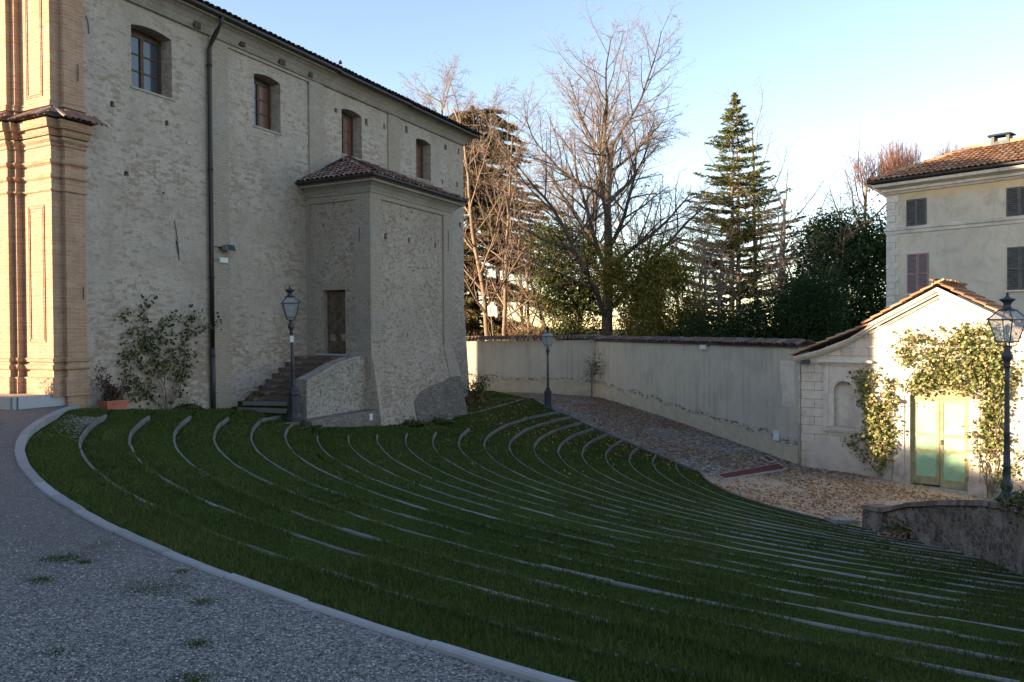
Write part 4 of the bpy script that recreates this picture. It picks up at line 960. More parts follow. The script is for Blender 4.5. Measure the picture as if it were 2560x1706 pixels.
def leaves_mesh(P, size, rng, aspect=0.6, flat=0.0, dirs=None):
    """one folded diamond per point"""
    n = len(P); s = size * rng.uniform(0.6, 1.35, n)
    d = rng.normal(size=(n, 3)) if dirs is None else dirs + rng.normal(size=(n, 3)) * 0.35
    d[:, 2] *= (1 - flat); d /= np.linalg.norm(d, axis=1)[:, None] + 1e-9
    u = rng.normal(size=(n, 3)); u -= (u * d).sum(1)[:, None] * d; u /= np.linalg.norm(u, axis=1)[:, None] + 1e-9
    if flat > 0:
        u[:, 2] *= 1 - flat; u /= np.linalg.norm(u, axis=1)[:, None] + 1e-9
    a = P - d * s[:, None] * 0.5; b = P + d * s[:, None] * 0.5; c = P + u * (s * aspect * 0.5)[:, None]; e = P - u * (s * aspect * 0.5)[:, None]
    V = np.stack([a, c, b, e], 1).reshape(-1, 3); Fc = np.arange(4 * n).reshape(-1, 4); return V, Fc
def tubes_np(S, n=4):
    """S: (m,8) p0 p1 r0 r1"""
    S = np.asarray(S, float); p0, p1, r0, r1 = S[:, :3], S[:, 3:6], S[:, 6], S[:, 7]
    d = p1 - p0; d /= np.linalg.norm(d, axis=1)[:, None] + 1e-9
    a = np.where(np.abs(d[:, 2:3]) < 0.9, np.array([[0, 0, 1.]]), np.array([[1., 0, 0]])); u = np.cross(d, a); u /= np.linalg.norm(u, axis=1)[:, None]; v = np.cross(d, u)
    m_ = len(S); V = np.zeros((m_, 2 * n, 3)); 
    for j in range(n):
        t = 2 * math.pi * j / n; w_ = math.cos(t) * u + math.sin(t) * v; V[:, j] = p0 + w_ * r0[:, None]; V[:, n + j] = p1 + w_ * r1[:, None]
    fs = np.array([[j, (j + 1) % n, n + (j + 1) % n, n + j] for j in range(n)]); Fc = (np.arange(m_) * 2 * n)[:, None, None] + fs[None]; return V.reshape(-1, 3), Fc.reshape(-1, 4)
def stemmy(root_pts, R, spread, nst, L, base, wall_normal=None):
    pass

# terracotta trough with a plant
pc = chw(0.45, -0.38)
o = empty('planter', (pc[0], pc[1], -0.20), RZ, 'rectangular terracotta planter with a rim at the foot of the church wall', 'planter')
mb = MB(); mb.hexa([(-.26, -.11, -.03), (.26, -.11, -.03), (.26, .11, -.03), (-.26, .11, -.03)], [(-.30, -.14, .19), (.30, -.14, .19), (.30, .14, .19), (-.30, .14, .19)]); mb.build('trough', M['terracotta'], o)
mb = MB(); mb.box(-.32, .32, -.16, .16, .19, .24); mb.build('rim', M['terracotta'], o)
mb = MB(); mb.box(-.28, .28, -.12, .12, .241, .25); mb.build('potting_soil', M['soil'], o)
o = empty('potted_plant', (pc[0], pc[1], 0.04), RZ, 'small leggy plant with reddish leaves growing in the terracotta planter', 'plant')
g_ = np.random.default_rng(3); st_ = []; lp = []
for i in range(16):
    b_ = np.array([g_.uniform(-.22, .2), g_.uniform(-.07, .07), 0]); d = np.array([g_.normal(-.15, .35), g_.normal(0, .2), 1.0]); L = g_.uniform(.2, .75)
    for j in range(5): st_.append([*(b_ + d * L * j / 5), *(b_ + d * L * (j + 1) / 5), .006, .004]); lp += [b_ + d * L * (j + 1) / 5 + g_.normal(0, .04, 3) for _ in range(14)]
v_, f_ = tubes_np(st_, 3); mesh_np('stem', v_, f_, M['twig'], o); v_, f_ = leaves_mesh(np.array(lp), .055, g_); mesh_np('foliage', v_, f_, M['leaf_red'], o)
lp = np.stack([g_.uniform(-.28, .28, 420), g_.uniform(-.13, .13, 420), g_.uniform(0, .17, 420)], 1); v_, f_ = leaves_mesh(lp, .04, g_); mesh_np('ground_leaves', v_, f_, M['leaf_shrub'], o)

def wall_climber(name, org, rz, label, arms, leafmat, seed, nleaf=60, lsize=0.07, thick=0.018, group=None, puff=0.10, cat='climbing plant', gap=0.0, depth=0.16):
    """arms: polylines (x,z) in the wall plane starting at the root; leaves cluster along them"""
    o = empty(name, org, rz, label, cat, group); g = np.random.default_rng(seed); S = []; Lp = []
    for arm in arms:
        pts = [np.array([p[0], -0.10 - 0.05 * g.random(), p[1]]) for p in arm[0]]; dens_, lo = arm[1], arm[2]
        fine = []
        for a, b in zip(pts[:-1], pts[1:]):
            n = max(2, int(np.linalg.norm(b - a) / 0.12))
            for i in range(n): fine.append(a + (b - a) * i / n + g.normal(0, 0.012, 3))
        fine.append(pts[-1]); tot = len(fine)
        for i in range(tot - 1):
            t = i / tot; r0 = thick * (1 - .75 * t); S.append([*fine[i], *fine[i + 1], r0, thick * (1 - .75 * (i + 1) / tot)])
            if t >= lo and g.random() > gap:
                k_ = g.poisson(dens_ * nleaf / 6.6)
                for _ in range(k_):
                    q = fine[i] + g.normal(0, puff, 3) * (1, 0.0, 1); q[1] = -abs(g.normal(0.06, depth * .6)) - .02; Lp.append(q)
                if g.random() < 0.5:
                    e = fine[i] + np.array([g.normal(0, .16), -g.uniform(.0, .2), g.normal(.03, .14)]); S.append([*fine[i], *e, .005, .003]); Lp += [e + g.normal(0, .045, 3) for _ in range(int(5 * dens_))]
    v_, f_ = tubes_np(S, 5); mesh_np('stem', v_, f_, M['bark'], o)
    v_, f_ = leaves_mesh(np.array(Lp), lsize * 1.2, g, 0.85); mesh_np('foliage', v_, f_, leafmat, o); return o
# rambling rose on the church wall (x along the wall from x=0 at the corner)
def cpx(px, py):                                     # pixel on the church wall -> (x,z)
    d = ray(px, py); nx_, ny_ = EY; t = (W0[0] * nx_ + W0[1] * ny_) / (d[0] * nx_ + d[1] * ny_); P = d * t; return ((P[0] - W0[0]) * EX[0] + (P[1] - W0[1]) * EX[1], EYE + P[2])
def arm(pxs, dn, lo=0.15): return ([cpx(500 / 2.7516 * 0 + a / 2.7516, 500 + b / 2.7516) for a, b in pxs], dn, lo)
arms = [arm([(1125, 1455), (1050, 1350), (960, 1290), (860, 1230), (830, 1120), (830, 1020)], 1.1, .35), arm([(1125, 1455), (1110, 1300), (1040, 1100), (960, 960), (870, 900), (840, 820), (815, 785)], 1.2, .35),
        arm([(1125, 1455), (1110, 1250), (1100, 1100), (990, 1000), (960, 880), (970, 740), (1015, 650)], 1.3, .3), arm([(1135, 1455), (1170, 1300), (1180, 1150), (1150, 1020), (1070, 920), (1130, 840), (1240, 790)], 1.2, .3),
        arm([(1135, 1455), (1190, 1280), (1240, 1100), (1240, 960), (1290, 860), (1340, 750)], 1.4, .25), arm([(1135, 1455), (1200, 1330), (1270, 1180), (1310, 1040)], 1.1, .25), arm([(1240, 1000), (1330, 910), (1400, 880), (1480, 830)], .8, .2),
        arm([(1125, 1455), (1000, 1330), (880, 1330), (850, 1260)], 1.3, .3), arm([(960, 900), (1080, 900), (1110, 1000)], .7, .1), arm([(1125, 1455), (1090, 1280), (960, 1150), (900, 1050), (850, 960)], 1.1, .35)]
wall_climber('climbing_rose', (*chw(0, 0), 0), RZ, 'spreading climbing rose with thin green leaves against the church wall, left of the downpipe', arms, M['leaf_shrub'], 11, 62, 0.07, .02, puff=.12)

# ================================================================== street lamps
def make_lamp(name, pedestal, label):
    o = empty(name, (0, 0, 0), 0, label, 'street lamp', 'old-fashioned iron street lamps')
    zb = 0.0
    mb = MB()
    if pedestal:
        mb.lathe([(.25, 0), (.25, .06), (.20, .10), (.185, .16), (.165, .20), (.16, .70), (.18, .74), (.175, .80), (.12, .84), (.12, .90), (.075, .96)], 8, rot=.39); 
        pd_ = mb.build('pedestal', M['iron'], o); zb = .90
    mb = MB()
    if not pedestal:
        mb.lathe([(.17, 0), (.17, .05), (.13, .10), (.09, .16), (.075, .2), (.10, .26), (.10, .33), (.07, .38), (.065, .5), (.06, .62), (.075, .64), (.06, .67), (.055, .9)], 12); zb = .62
    mb.lathe([(.06, zb), (.06, zb + .1), (.052, zb + .25), (.05, zb + .6), (.058, zb + .62), (.048, zb + .66), (.04, 2.20), (.038, 2.42)], 10)
    mb.build('pole', M['iron'], o, True)
    mb = MB(); mb.lathe([(.038, 2.42), (.06, 2.44), (.045, 2.48), (.05, 2.54), (.085, 2.60), (.095, 2.66), (.06, 2.71), (.045, 2.76), (.06, 2.80), (.03, 2.83)], 10); mb.build('collar', M['iron'], o, True)
    mb = MB()
    for sx, sy in ((1, 1), (1, -1), (-1, 1), (-1, -1)): mb.tube([(0, 0, 2.80), (sx * .10, sy * .10, 2.83), (sx * .11, sy * .11, 2.90)], .011, 5)
    mb.build('yoke', M['iron'], o)
    zb_, zt, wb, wt = 2.90, 3.28, .125, .215
    L = empty('lantern', (0, 0, 0)); L.parent = o
    bpy.data.objects.remove(L)
    mb = MB(); mb.box(-wb - .012, wb + .012, -wb - .012, wb + .012, zb_ - .02, zb_ + .005)
    for sx, sy in ((1, 1), (1, -1), (-1, 1), (-1, -1)): mb.tube([(sx * wb, sy * wb, zb_), (sx * wt, sy * wt, zt)], .012, 4)
    for s in (1, -1):
        mb.box(-wt - .03, wt + .03, s * wt - .014 + s * .012, s * wt + .014 + s * .012, zt - .004, zt + .024); mb.box(s * wt - .014 + s * .012, s * wt + .014 + s * .012, -wt + .004, wt - .004, zt - .004, zt + .024)
    wr, zr_ = .10, 3.46
    for sx, sy in ((1, 1), (1, -1), (-1, 1), (-1, -1)): mb.tube([(sx * (wt + .01), sy * (wt + .01), zt + .02), (sx * wr, sy * wr, zr_)], .012, 4)
    lf = mb.build('lantern', M['iron'], o)
    mb = MB(); e = .006
    for a, b in (((-1, -1), (1, -1)), ((1, -1), (1, 1)), ((1, 1), (-1, 1)), ((-1, 1), (-1, -1))):
        mb.quad((a[0] * wb, a[1] * wb, zb_ + .006), (b[0] * wb, b[1] * wb, zb_ + .006), (b[0] * wt, b[1] * wt, zt), (a[0] * wt, a[1] * wt, zt))
        mb.quad((a[0] * (wt + .005), a[1] * (wt + .005), zt + .025), (b[0] * (wt + .005), b[1] * (wt + .005), zt + .025), (b[0] * wr, b[1] * wr, zr_), (a[0] * wr, a[1] * wr, zr_))
    mb.build('glass', M['lglass'], lf)
    mb = MB(); mb.lathe([(.145, 3.455), (.15, 3.47), (.08, 3.50), (.06, 3.56), (.075, 3.60), (.13, 3.64), (.135, 3.66), (.06, 3.69), (.03, 3.71), (.02, 3.735), (.028, 3.755), (.0, 3.79)], 8); mb.build('cap', M['iron'], lf)
    mb = MB(); mb.lathe([(.02, 2.9), (.025, 3.02), (.02, 3.04)], 8); mb.lathe([(.02, 3.04), (.05, 3.12), (.045, 3.18), (.0, 3.21)], 8); mb.build('bulb', M['white_box'], lf, True)
    return o
def tree_copy(o):
    r_ = o.copy(); COL.objects.link(r_)
    for ch in list(o.children):
        c = ch.copy(); COL.objects.link(c); c.parent = r_
        for g2 in list(ch.children): d = g2.copy(); COL.objects.link(d); d.parent = c
    return r_
l1 = make_lamp('street_lamp', True, 'black lamp post at the foot of the chapel stairs'); p = G(737, 1049.6, -0.78)
l1.location = (p[0], p[1], -0.80); l1.rotation_euler = (0, rad(-1.6), rad(20)); l1.scale = (.985,) * 3
l2 = tree_copy(l1); p = G(1370, 1022, -1.75); l2.location = (p[0], p[1], -1.76); l2.rotation_euler = (0, 0, rad(35)); l2.scale = (.95,) * 3
l2['label'] = 'black lamp post standing before the plain garden wall beside the cobbled path'
l3 = make_lamp('street_lamp', False, 'tall black lamp post rising behind the dark stone wall, in front of the gate'); p = DP(2517, 1252, 12.7)
l3.location = (p[0], p[1], p[2] - .02); l3.rotation_euler = (0, 0, rad(28)); hh = DP(2511, 727, 12.7)[2] - p[2]; l3.scale = (hh / 3.79 * 1.0,) * 3
mb = MB(); mb.box(-.05, .05, -.06, -.055, 2.2, 2.38); o = mb.build('notice_plate', M['white_box'], l1); o['label'] = 'small white sticker plate on the pole'

# ================================================================== garden wall with tiled coping
wang = math.atan2(wc[1] - bd[1], wc[0] - bd[0])
gwl = empty('garden_wall', (bd[0], bd[1], 0), wang, 'long plain rendered garden wall with mossy tile coping and damp stained foot', 'wall')
mb = MB(); L = 17.21
mb.prism([(0, -2.6), (L, -3.6), (L, 1.07), (0, 1.09)], 0.0, 0.4)
lb = math.degrees(wang); a2 = math.atan2(46.3 - bd[1], -4.5 - bd[0]) - wang
lp_ = np.array([math.cos(a2), math.sin(a2)]) * 9.5; nn = np.array([-lp_[1], lp_[0]]) / 9.5 * -1
e0 = lp_; e1 = lp_ + nn * 0.4
mb.hexa([(0, 0, -2.6), (0.0, 0.4, -2.6), (e1[0], e1[1], -2.6), (e0[0], e0[1], -2.6)], [(0, 0, 1.086), (0.0, 0.4, 1.086), (e1[0], e1[1], 1.0), (e0[0], e0[1], 1.0)])
mb.build('wall', M['garden_wall'], gwl)
mb = MB(); dr = 0.32; Vt = np.array([0, .36, .15]); Vt /= np.linalg.norm(Vt)
tiles(mb, (-.05, -.16, 1.085), (1, 0, 0), Vt, 83, 1, .21, .36, seed=8, jit=.02); tiles(mb, (-.05, .56, 1.085), (1, 0, 0), Vt * (1, -1, 1), 83, 1, .21, .36, seed=9, jit=.02)
U = -lp_ / 9.5; Nn_ = nn; Vt2 = np.array([Nn_[0] * .36, Nn_[1] * .36, .20]); Vt2 /= np.linalg.norm(Vt2)
tiles(mb, (e0[0] - Nn_[0] * .16, e0[1] - Nn_[1] * .16, 1.02), (U[0], U[1], 0.008), Vt2, 46, 1, .21, .36, seed=10, jit=.02)
n = 60
for i in range(n): mb.tube([(L * i / n, .2, 1.245 + R.uniform(-.015, .012)), (L * (i + 1.1) / n, .2, 1.23)], [.085, .075], 6, False)
for i in range(30): p_ = e0 + (-lp_) * i / 30 + nn * .2; q_ = e0 + (-lp_) * (i + 1.1) / 30 + nn * .2; mb.tube([(p_[0], p_[1], 1.21 + i * .003), (q_[0], q_[1], 1.20 + i * .003)], [.10, .085], 6, False)
mb.build('coping', M['tile_moss'], gwl)
mb = MB(); mb.prism([(-.1, 1.02), (.4 + .1, 1.02), (.2, 1.18)], 0, L) ; mb.v = [(y, x, z) for x, y, z in mb.v]; mb.build('coping_core', M['under'], gwl)
def gwp(lx, ly, z): c_, s_ = math.cos(wang), math.sin(wang); return (bd[0] + c_ * lx - s_ * ly, bd[1] + s_ * lx + c_ * ly, z)
o = empty('junction_box', gwp(11.15, -.01, 0.92), wang, 'small grey box fixed under the garden wall coping', 'box'); mb = MB(); mb.box(-.22, .22, -.10, 0, -.09, .09); mb.build('case', M['white_box'], o); mb = MB(); mb.tube([(.22, -.03, .02), (.5, -.03, .10)], .01, 5); mb.build('cable', M['iron'], o)
o = empty('meter_box', gwp(16.0, -.01, -2.08), wang, 'small pale meter box low on the garden wall near the gate house corner', 'meter box'); mb = MB(); mb.box(-.14, .14, -.06, 0, -.17, .17); mb.build('case', M['white_box'], o); mb = MB(); mb.box(-.12, .12, -.066, -.06, -.15, .15); mb.build('lid', M['white_box'], o)
# repaired patches of paler render
mb = MB(); mb.box(16.3, 17.0, -.006, 0, -1.0, -.3); mb.box(16.2, 16.95, -.004, 0, -.29, .55); mb.build('patch', M['trim'], gwl)['label'] = 'paler repaired render at the wall end'

# ================================================================== gate house
GA = math.atan2(GEX[1], GEX[0])
gate = empty('gate_house', (wc[0], wc[1], 0), GA, 'pale gabled gate house with arched niches, pediment and green double doors', 'gate house')
CXG = 4.22
mir = lambda x: 2 * CXG - x
left_r = [(0.05, 0.70), (0.75, 0.90), (1.65, 1.26), (2.1, 1.50), (2.42, 1.62)]
outer = [(0.05, -3.7)] + left_r + [(2.42, 1.70)] + [(CXG, 2.78)] + [(mir(2.42), 1.70)] + [(mir(x), z) for x, z in left_r[::-1]] + [(mir(.05), -3.7)]
arch_o = [(3.42, -3.6), (5.04, -3.6), (5.04, -0.42)] + [(4.23 + .81 * math.cos(t), -.42 + .81 * math.sin(t)) for t in np.linspace(0, math.pi, 14)[1:-1]] + [(3.42, -0.42)]
def niche(x0, x1): return arch_poly(x0, x1, -1.53, -0.06, (x1 - x0) / 2 - .001, 12)
nh = [niche(1.13, 1.77), niche(mir(1.77), mir(1.13))]
mb = MB(); mb.face_holes(outer, [arch_o] + nh, 0.0, [0.28, .22, .22])
nbk = MB()
for a, b in ((1.13, 1.77), (mir(1.77), mir(1.13))): nb_ = MB(); nb_.box(a - .02, b + .02, .205, .23, -1.6, 0.0); nb_.build('niche_back', M['trim'], gate)
mb.quad((.05, 0, -3.7), (.05, 5, -3.7), (.05, 5, .7), (.05, 0, .7))
mb.quad((mir(.05), 0, -3.7), (mir(.05), 5, -3.7), (mir(.05), 5, .7), (mir(.05), 0, .7))
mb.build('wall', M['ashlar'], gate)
# niche surrounds
for sgn, f in ((1, lambda x: x), (-1, mir)):
    mb = MB()
    def bx(x0, x1, y0, y1, z0, z1): a, b = sorted((f(x0), f(x1))); mb.box(a, b, y0, y1, z0, z1)
    bx(.80, .97, -.05, .02, -1.58, .43); bx(1.93, 2.09, -.05, .02, -1.58, .43)
    bx(.97, 1.12, -.03, .02, -1.55, -.40); bx(1.78, 1.93, -.03, .02, -1.55, -.40); bx(.955, 1.135, -.055, .02, -.44, -.38); bx(1.765, 1.945, -.055, .02, -.44, -.38)
    cxn = f(1.45)
    for i in range(14):
        a0, a1 = math.pi * i / 14, math.pi * (i + 1) / 14; c_ = -.385
        q = [(cxn + r_ * math.cos(a), c_ + r_ * math.sin(a)) for r_, a in ((.325, a0), (.325, a1), (.485, a1), (.485, a0))]
        mb.hexa([(p_[0], -.035, p_[1]) for p_ in q], [(p_[0], .02, p_[1]) for p_ in q])
    bx(.97, 1.93, -.012, .02, .10, .43)
    mb.build('niche_frame', M['trim'], gate)
    mb = MB(); bx(.76, 2.13, -.10, .02, -1.66, -1.60); bx(.79, 2.10, -.07, .02, -1.72, -1.66); mb.build('niche_sill', M['trim'], gate)
    mb = MB(); bx(.77, 2.14, -.06, .02, .44, .50); bx(.72, 2.22, -.12, .02, .50, .55); bx(.66, 2.34, -.20, .02, .55, .62); mb.hexa([(min(f(.68), f(2.3)), -.18, .62), (max(f(.68), f(2.3)), -.18, .62), (max(f(.68), f(2.3)), .0, .62), (min(f(.68), f(2.3)), .0, .62)], [(min(f(.9), f(2.1)), -.05, .70), (max(f(.9), f(2.1)), -.05, .70), (max(f(.9), f(2.1)), .0, .70), (min(f(.9), f(2.1)), .0, .70)])
    mb.build('niche_cornice', M['trim'], gate)
# plinth projection and corner strips
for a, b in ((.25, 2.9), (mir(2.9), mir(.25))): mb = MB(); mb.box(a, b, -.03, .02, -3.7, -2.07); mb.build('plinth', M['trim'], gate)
# door surround
mb = MB(); mb.box(2.97, 3.12, -.06, .02, -3.6, -.42); mb.box(3.12, 3.27, -.09, .02, -3.6, -.42); mb.box(3.27, 3.42, -.05, .02, -3.6, -.42)
mb.box(5.04, 5.18, -.05, .02, -3.6, -.42); mb.box(5.18, 5.33, -.09, .02, -3.6, -.42); mb.box(5.33, 5.48, -.06, .02, -3.6, -.42); mb.box(2.93, 3.44, -.11, .02, -3.6, -2.95); mb.box(5.02, 5.52, -.11, .02, -3.6, -2.95)
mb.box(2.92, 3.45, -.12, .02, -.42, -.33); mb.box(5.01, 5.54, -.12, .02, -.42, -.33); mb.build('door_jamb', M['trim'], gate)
mb = MB()
for (ra, rb, yf) in ((.82, .95, -.05), (.95, 1.10, -.09), (1.10, 1.24, -.06)):
    for i in range(20):
        a0, a1 = math.pi * i / 20, math.pi * (i + 1) / 20
        q = [(4.23 + r_ * math.cos(a), -.33 + r_ * math.sin(a)) for r_, a in ((ra, a0), (ra, a1), (rb, a1), (rb, a0))]; mb.hexa([(p_[0], yf, p_[1]) for p_ in q], [(p_[0], .02, p_[1]) for p_ in q])
mb.build('archivolt', M['trim'], gate)
# pediment and raking cornices
def rake(mb, pts, prof):
    """bands (offset below the line, thickness, projection) following points (x,z)"""
    for o_, t_, pj in prof:
        for a, b in zip(pts[:-1], pts[1:]):
            mb.hexa([(a[0], -pj, a[1] - o_ - t_), (b[0], -pj, b[1] - o_ - t_), (b[0], .05, b[1] - o_ - t_), (a[0], .05, a[1] - o_ - t_)], [(a[0], -pj, a[1] - o_), (b[0], -pj, b[1] - o_), (b[0], .05, b[1] - o_), (a[0], .05, a[1] - o_)])
mb = MB(); pr_ = [(0.0, .07, .30), (.07, .05, .26), (.12, .09, .20), (.24, .04, .10), (.28, .05, .06)]
rake(mb, [(2.22, 1.78), (CXG, 2.88), (mir(2.22), 1.78)], pr_); mb.build('raking_cornice', M['trim'], gate)
mb = MB(); mb.box(2.30, mir(2.30), -.10, .02, 1.60, 1.68); mb.box(2.36, mir(2.36), -.06, .02, 1.52, 1.60); mb.box(2.30, mir(2.30), -.15, .02, 1.68, 1.73); mb.build('pediment_band', M['trim'], gate)
mb = MB(); rake(mb, [(3.16, 1.80), (CXG, 2.36)], [(0, .035, .03)]); rake(mb, [(CXG, 2.36), (mir(3.16), 1.80)], [(0, .035, .03)]); mb.box(3.16, mir(3.16), -.03, .02, 1.765, 1.80); mb.build('tympanum_frame', M['trim'], gate)
for f in (lambda x: x, mir):
    mb = MB(); pts = [(-.12, .72), (.75, .96), (1.65, 1.33), (2.1, 1.62), (2.40, 1.82)]; pts = [(f(x), z) for x, z in pts]
    if pts[0][0] > pts[-1][0]: pts = pts[::-1]
    rake(mb, pts, [(0.0, .07, .26), (.07, .06, .20), (.13, .05, .10)]); mb.build('raking_cornice', M['trim'], gate)
# roofs
def gable(a, b, y1, seed, flip=False):
    """slope from low point a to high point b (x,z), running back to y1"""
    mbt = MB(); a, b = np.array(a), np.array(b); Vv = np.array([b[0] - a[0], 0, b[1] - a[1]]); L_ = np.linalg.norm(Vv); Vv /= L_
    U_ = np.array([0, 1., 0]); tiles(mbt, (a[0], -.36, a[1]), U_, Vv, int((y1 + .36) / .21), int(L_ / .33) + 1, .21, .33, lambda u, v: v < L_ + .05, .088, seed); return mbt
mb = gable((mir(2.12), 1.78), (CXG, 2.97), 4.0, 21); m2 = gable((2.12, 1.78), (CXG, 2.97), 4.0, 22); mb.add(m2.v, m2.f)
m2 = gable((mir(-.2), .74), (mir(2.2), 1.62), 4.0, 23); mb.add(m2.v, m2.f); m2 = gable((-.2, .74), (2.2, 1.72), 4.0, 24); mb.add(m2.v, m2.f)
for i in range(11): mb.tube([(CXG, -.36 + i * .4, 3.03), (CXG, -.36 + i * .4 + .43, 3.01)], [.11, .09], 8, False)
rfg = mb.build('roof', M['tile_warm'], gate)
mb = MB(); mb.quad((2.1, -.3, 1.78), (CXG, -.3, 2.95), (CXG, 5, 2.95), (2.1, 5, 1.78)); mb.quad((mir(2.1), -.3, 1.78), (CXG, -.3, 2.95), (CXG, 5, 2.95), (mir(2.1), 5, 1.78)); mb.quad((-.2, -.26, .73), (2.4, -.26, 1.80), (2.4, 5, 1.80), (-.2, 5, .73)); mb.quad((mir(-.2), -.26, .73), (mir(2.4), -.26, 1.70), (mir(2.4), 5, 1.70), (mir(-.2), 5, .73))
mb.build('roof_deck', M['under'], rfg)
# doors
mb = MB(); mb.box(3.42, 5.04, .12, .20, -.50, -.40); mb.box(3.42, 3.47, .10, .2, -3.4, -.50); mb.box(4.99, 5.04, .10, .2, -3.4, -.5)
frm = mb.build('door_frame', M['door_frame_paint'], gate)
mb = MB(); mb.face_holes([(3.42, -.42), (5.04, -.42)] + [(4.23 + .81 * math.cos(t), -.42 + .81 * math.sin(t)) for t in np.linspace(0, math.pi, 14)[1:-1]], [], .17, 0); mb.build('fanlight_board', M['door_frame_paint'], frm)
for j, (a, b) in enumerate(((3.47, 4.222), (4.238, 4.99))):
    dzf = lambda x: 0
    zB = -3.16 if j == 0 else -3.23
    mb = MB(); zs = [(zB + .24, -2.17), (-2.08, -1.68), (-1.60, -.62)]; w1 = .085
    mb.box(a, a + w1, .13, .18, zB, -.51); mb.box(b - w1, b, .13, .18, zB, -.51)
    prev = zB
    for z0, z1 in zs: mb.box(a + w1, b - w1, .13, .18, prev, z0); prev = z1
    mb.box(a + w1, b - w1, .13, .18, prev, -.51)
    dl = mb.build('door', M['door_frame_paint'], gate)
    for z0, z1 in zs: p = MB(); p.box(a + w1 - .01, b - w1 + .01, .15, .165, z0 - .01, z1 + .01); p.build('door_panel', M['mint'], dl)
    if j: h_ = MB(); h_.lathe([(.035, 0), (.04, .01), (.02, .03)], 10, (a + .05, .12, -1.80)); h_.box(a + .02, a + .08, .115, .13, -1.92, -1.78); h_.build('handle', M['iron'], dl)
mb = MB(); mb.box(3.35, 5.1, -.05, .3, -3.6, -3.24); mb.build('threshold', M['slab'], gate)
# downpipe at the joint with the garden wall, floodlight and the cable
o = mb = MB(); mb.tube([(0.02, -.06, .62), (0.02, -.06, -2.9)], .035, 8); mb.build('downpipe', flat_mat('pipe_beige', (.42, .36, .29), .6), gate, True)
o = empty('floodlight', (*gw(.3, -.15), .55), GA, 'small black floodlight under the gate house eave', 'floodlight'); mb = MB(); mb.hexa([(-.16, -.18, -.08), (.14, -.18, -.08), (.14, -.02, .0), (-.16, -.02, .0)], [(-.12, -.12, .02), (.14, -.12, .06), (.1, .0, .08), (-.12, .0, .05)]); mb.build('housing', M['iron'], o); mb = MB(); mb.tube([(0, 0, 0), (-.1, .15, .02)], .015, 6); mb.build('bracket', M['iron'], o)
o = empty('overhead_cable', (*gw(.9, -.05), 1.0), GA, 'thin pale cable strung across the gate house front', 'cable'); mb = MB(); mb.tube([(0, -.06, .07), (1.2, -.08, .06), (2.6, -.12, .075), (4.9, -.14, .08)], .007, 4); mb.build('wire', M['white_box'], o)

# climbing roses on the gate house
def gpx(a, b, sx=3.409, ox=1980, oy=800):
    d = ray(ox + a / sx, oy + b / sx); nx_, ny_ = GEY; t = (wc[0] * nx_ + wc[1] * ny_) / (d[0] * nx_ + d[1] * ny_); P = d * t; return ((P[0] - wc[0]) * GEX[0] + (P[1] - wc[1]) * GEX[1], EYE + P[2])
def ga(pts, dn, lo=0.1): return ([gpx(*p) for p in pts], dn, lo)
arms = [ga([(765, 1330), (740, 1150), (720, 950), (650, 750), (600, 560), (530, 430)], 1.9, .12), ga([(770, 1330), (800, 1100), (810, 900), (790, 750), (860, 620), (840, 520)], 2.0, .1), ga([(760, 1330), (680, 1230), (600, 1130), (520, 1040), (470, 1040)], 1.4, .25),
        ga([(770, 1330), (830, 1200), (850, 1050), (850, 850), (890, 650)], 1.5, .25), ga([(740, 1150), (640, 1000), (600, 980)], 1.8, .0), ga([(720, 900), (690, 760), (640, 640), (650, 450)], 1.9, .0), ga([(650, 560), (720, 480), (740, 460)], 1.0, .1), ga([(790, 1000), (700, 900), (760, 700)], 1.8, 0)]
wall_climber('climbing_rose', (*gw(0, 0), 0), GA, 'dense bushy climbing rose on the gate house wall left of the green doors', arms, M['leaf_rose'], 21, 70, .085, .022, puff=.13, depth=.22)
g1_ = lambda a, b: ((1960 + a / 2.528 - 1980) * 3.409, (680 + b / 2.528 - 800) * 3.409)
arms = [ga([g1_(*p) for p in q], dn, lo) for q, dn, lo in (
    ([(1320, 1420), (1290, 1200), (1300, 900), (1280, 700), (1230, 560), (1150, 470), (1000, 460), (900, 430), (800, 420), (700, 450)], 1.9, .22),
    ([(1320, 1420), (1350, 1150), (1370, 900), (1360, 700), (1370, 500), (1330, 390), (1230, 370), (1080, 390)], 2.3, .2),
    ([(1280, 700), (1180, 620), (1100, 560), (1000, 540), (900, 570), (830, 560), (770, 500)], 2.1, .0), ([(1230, 780), (1150, 720), (1050, 700), (950, 690), (880, 730), (810, 770)], 2.2, .0),
    ([(1100, 620), (980, 640), (880, 640), (790, 720)], 2.2, 0), ([(1200, 560), (1120, 440), (1050, 420)], 2.2, 0), ([(1370, 700), (1330, 620), (1250, 500), (1200, 420)], 2.4, 0), ([(820, 440), (760, 520), (780, 600)], 1.6, 0), ([(1280, 480), (1330, 560), (1400, 640), (1390, 760)], 2.2, 0),
    ([(1320, 1420), (1400, 1250), (1490, 1180), (1517, 1120)], 1.2, .2), ([(1320, 1420), (1250, 1250), (1220, 1100), (1210, 930)], 1.3, .3), ([(1390, 800), (1420, 700), (1480, 640), (1517, 630)], 1.4, 0), ([(1320, 1000), (1260, 860), (1300, 780)], 1.4, 0), ([(900, 520), (1000, 600), (1150, 650), (1250, 720)], 2.0, 0))]
wall_climber('climbing_rose', (*gw(0, 0), 0), GA, 'sunlit climbing rose arching over the green doors of the gate house', arms, M['leaf_rose'], 22, 78, .085, .022, puff=.15, depth=.25)

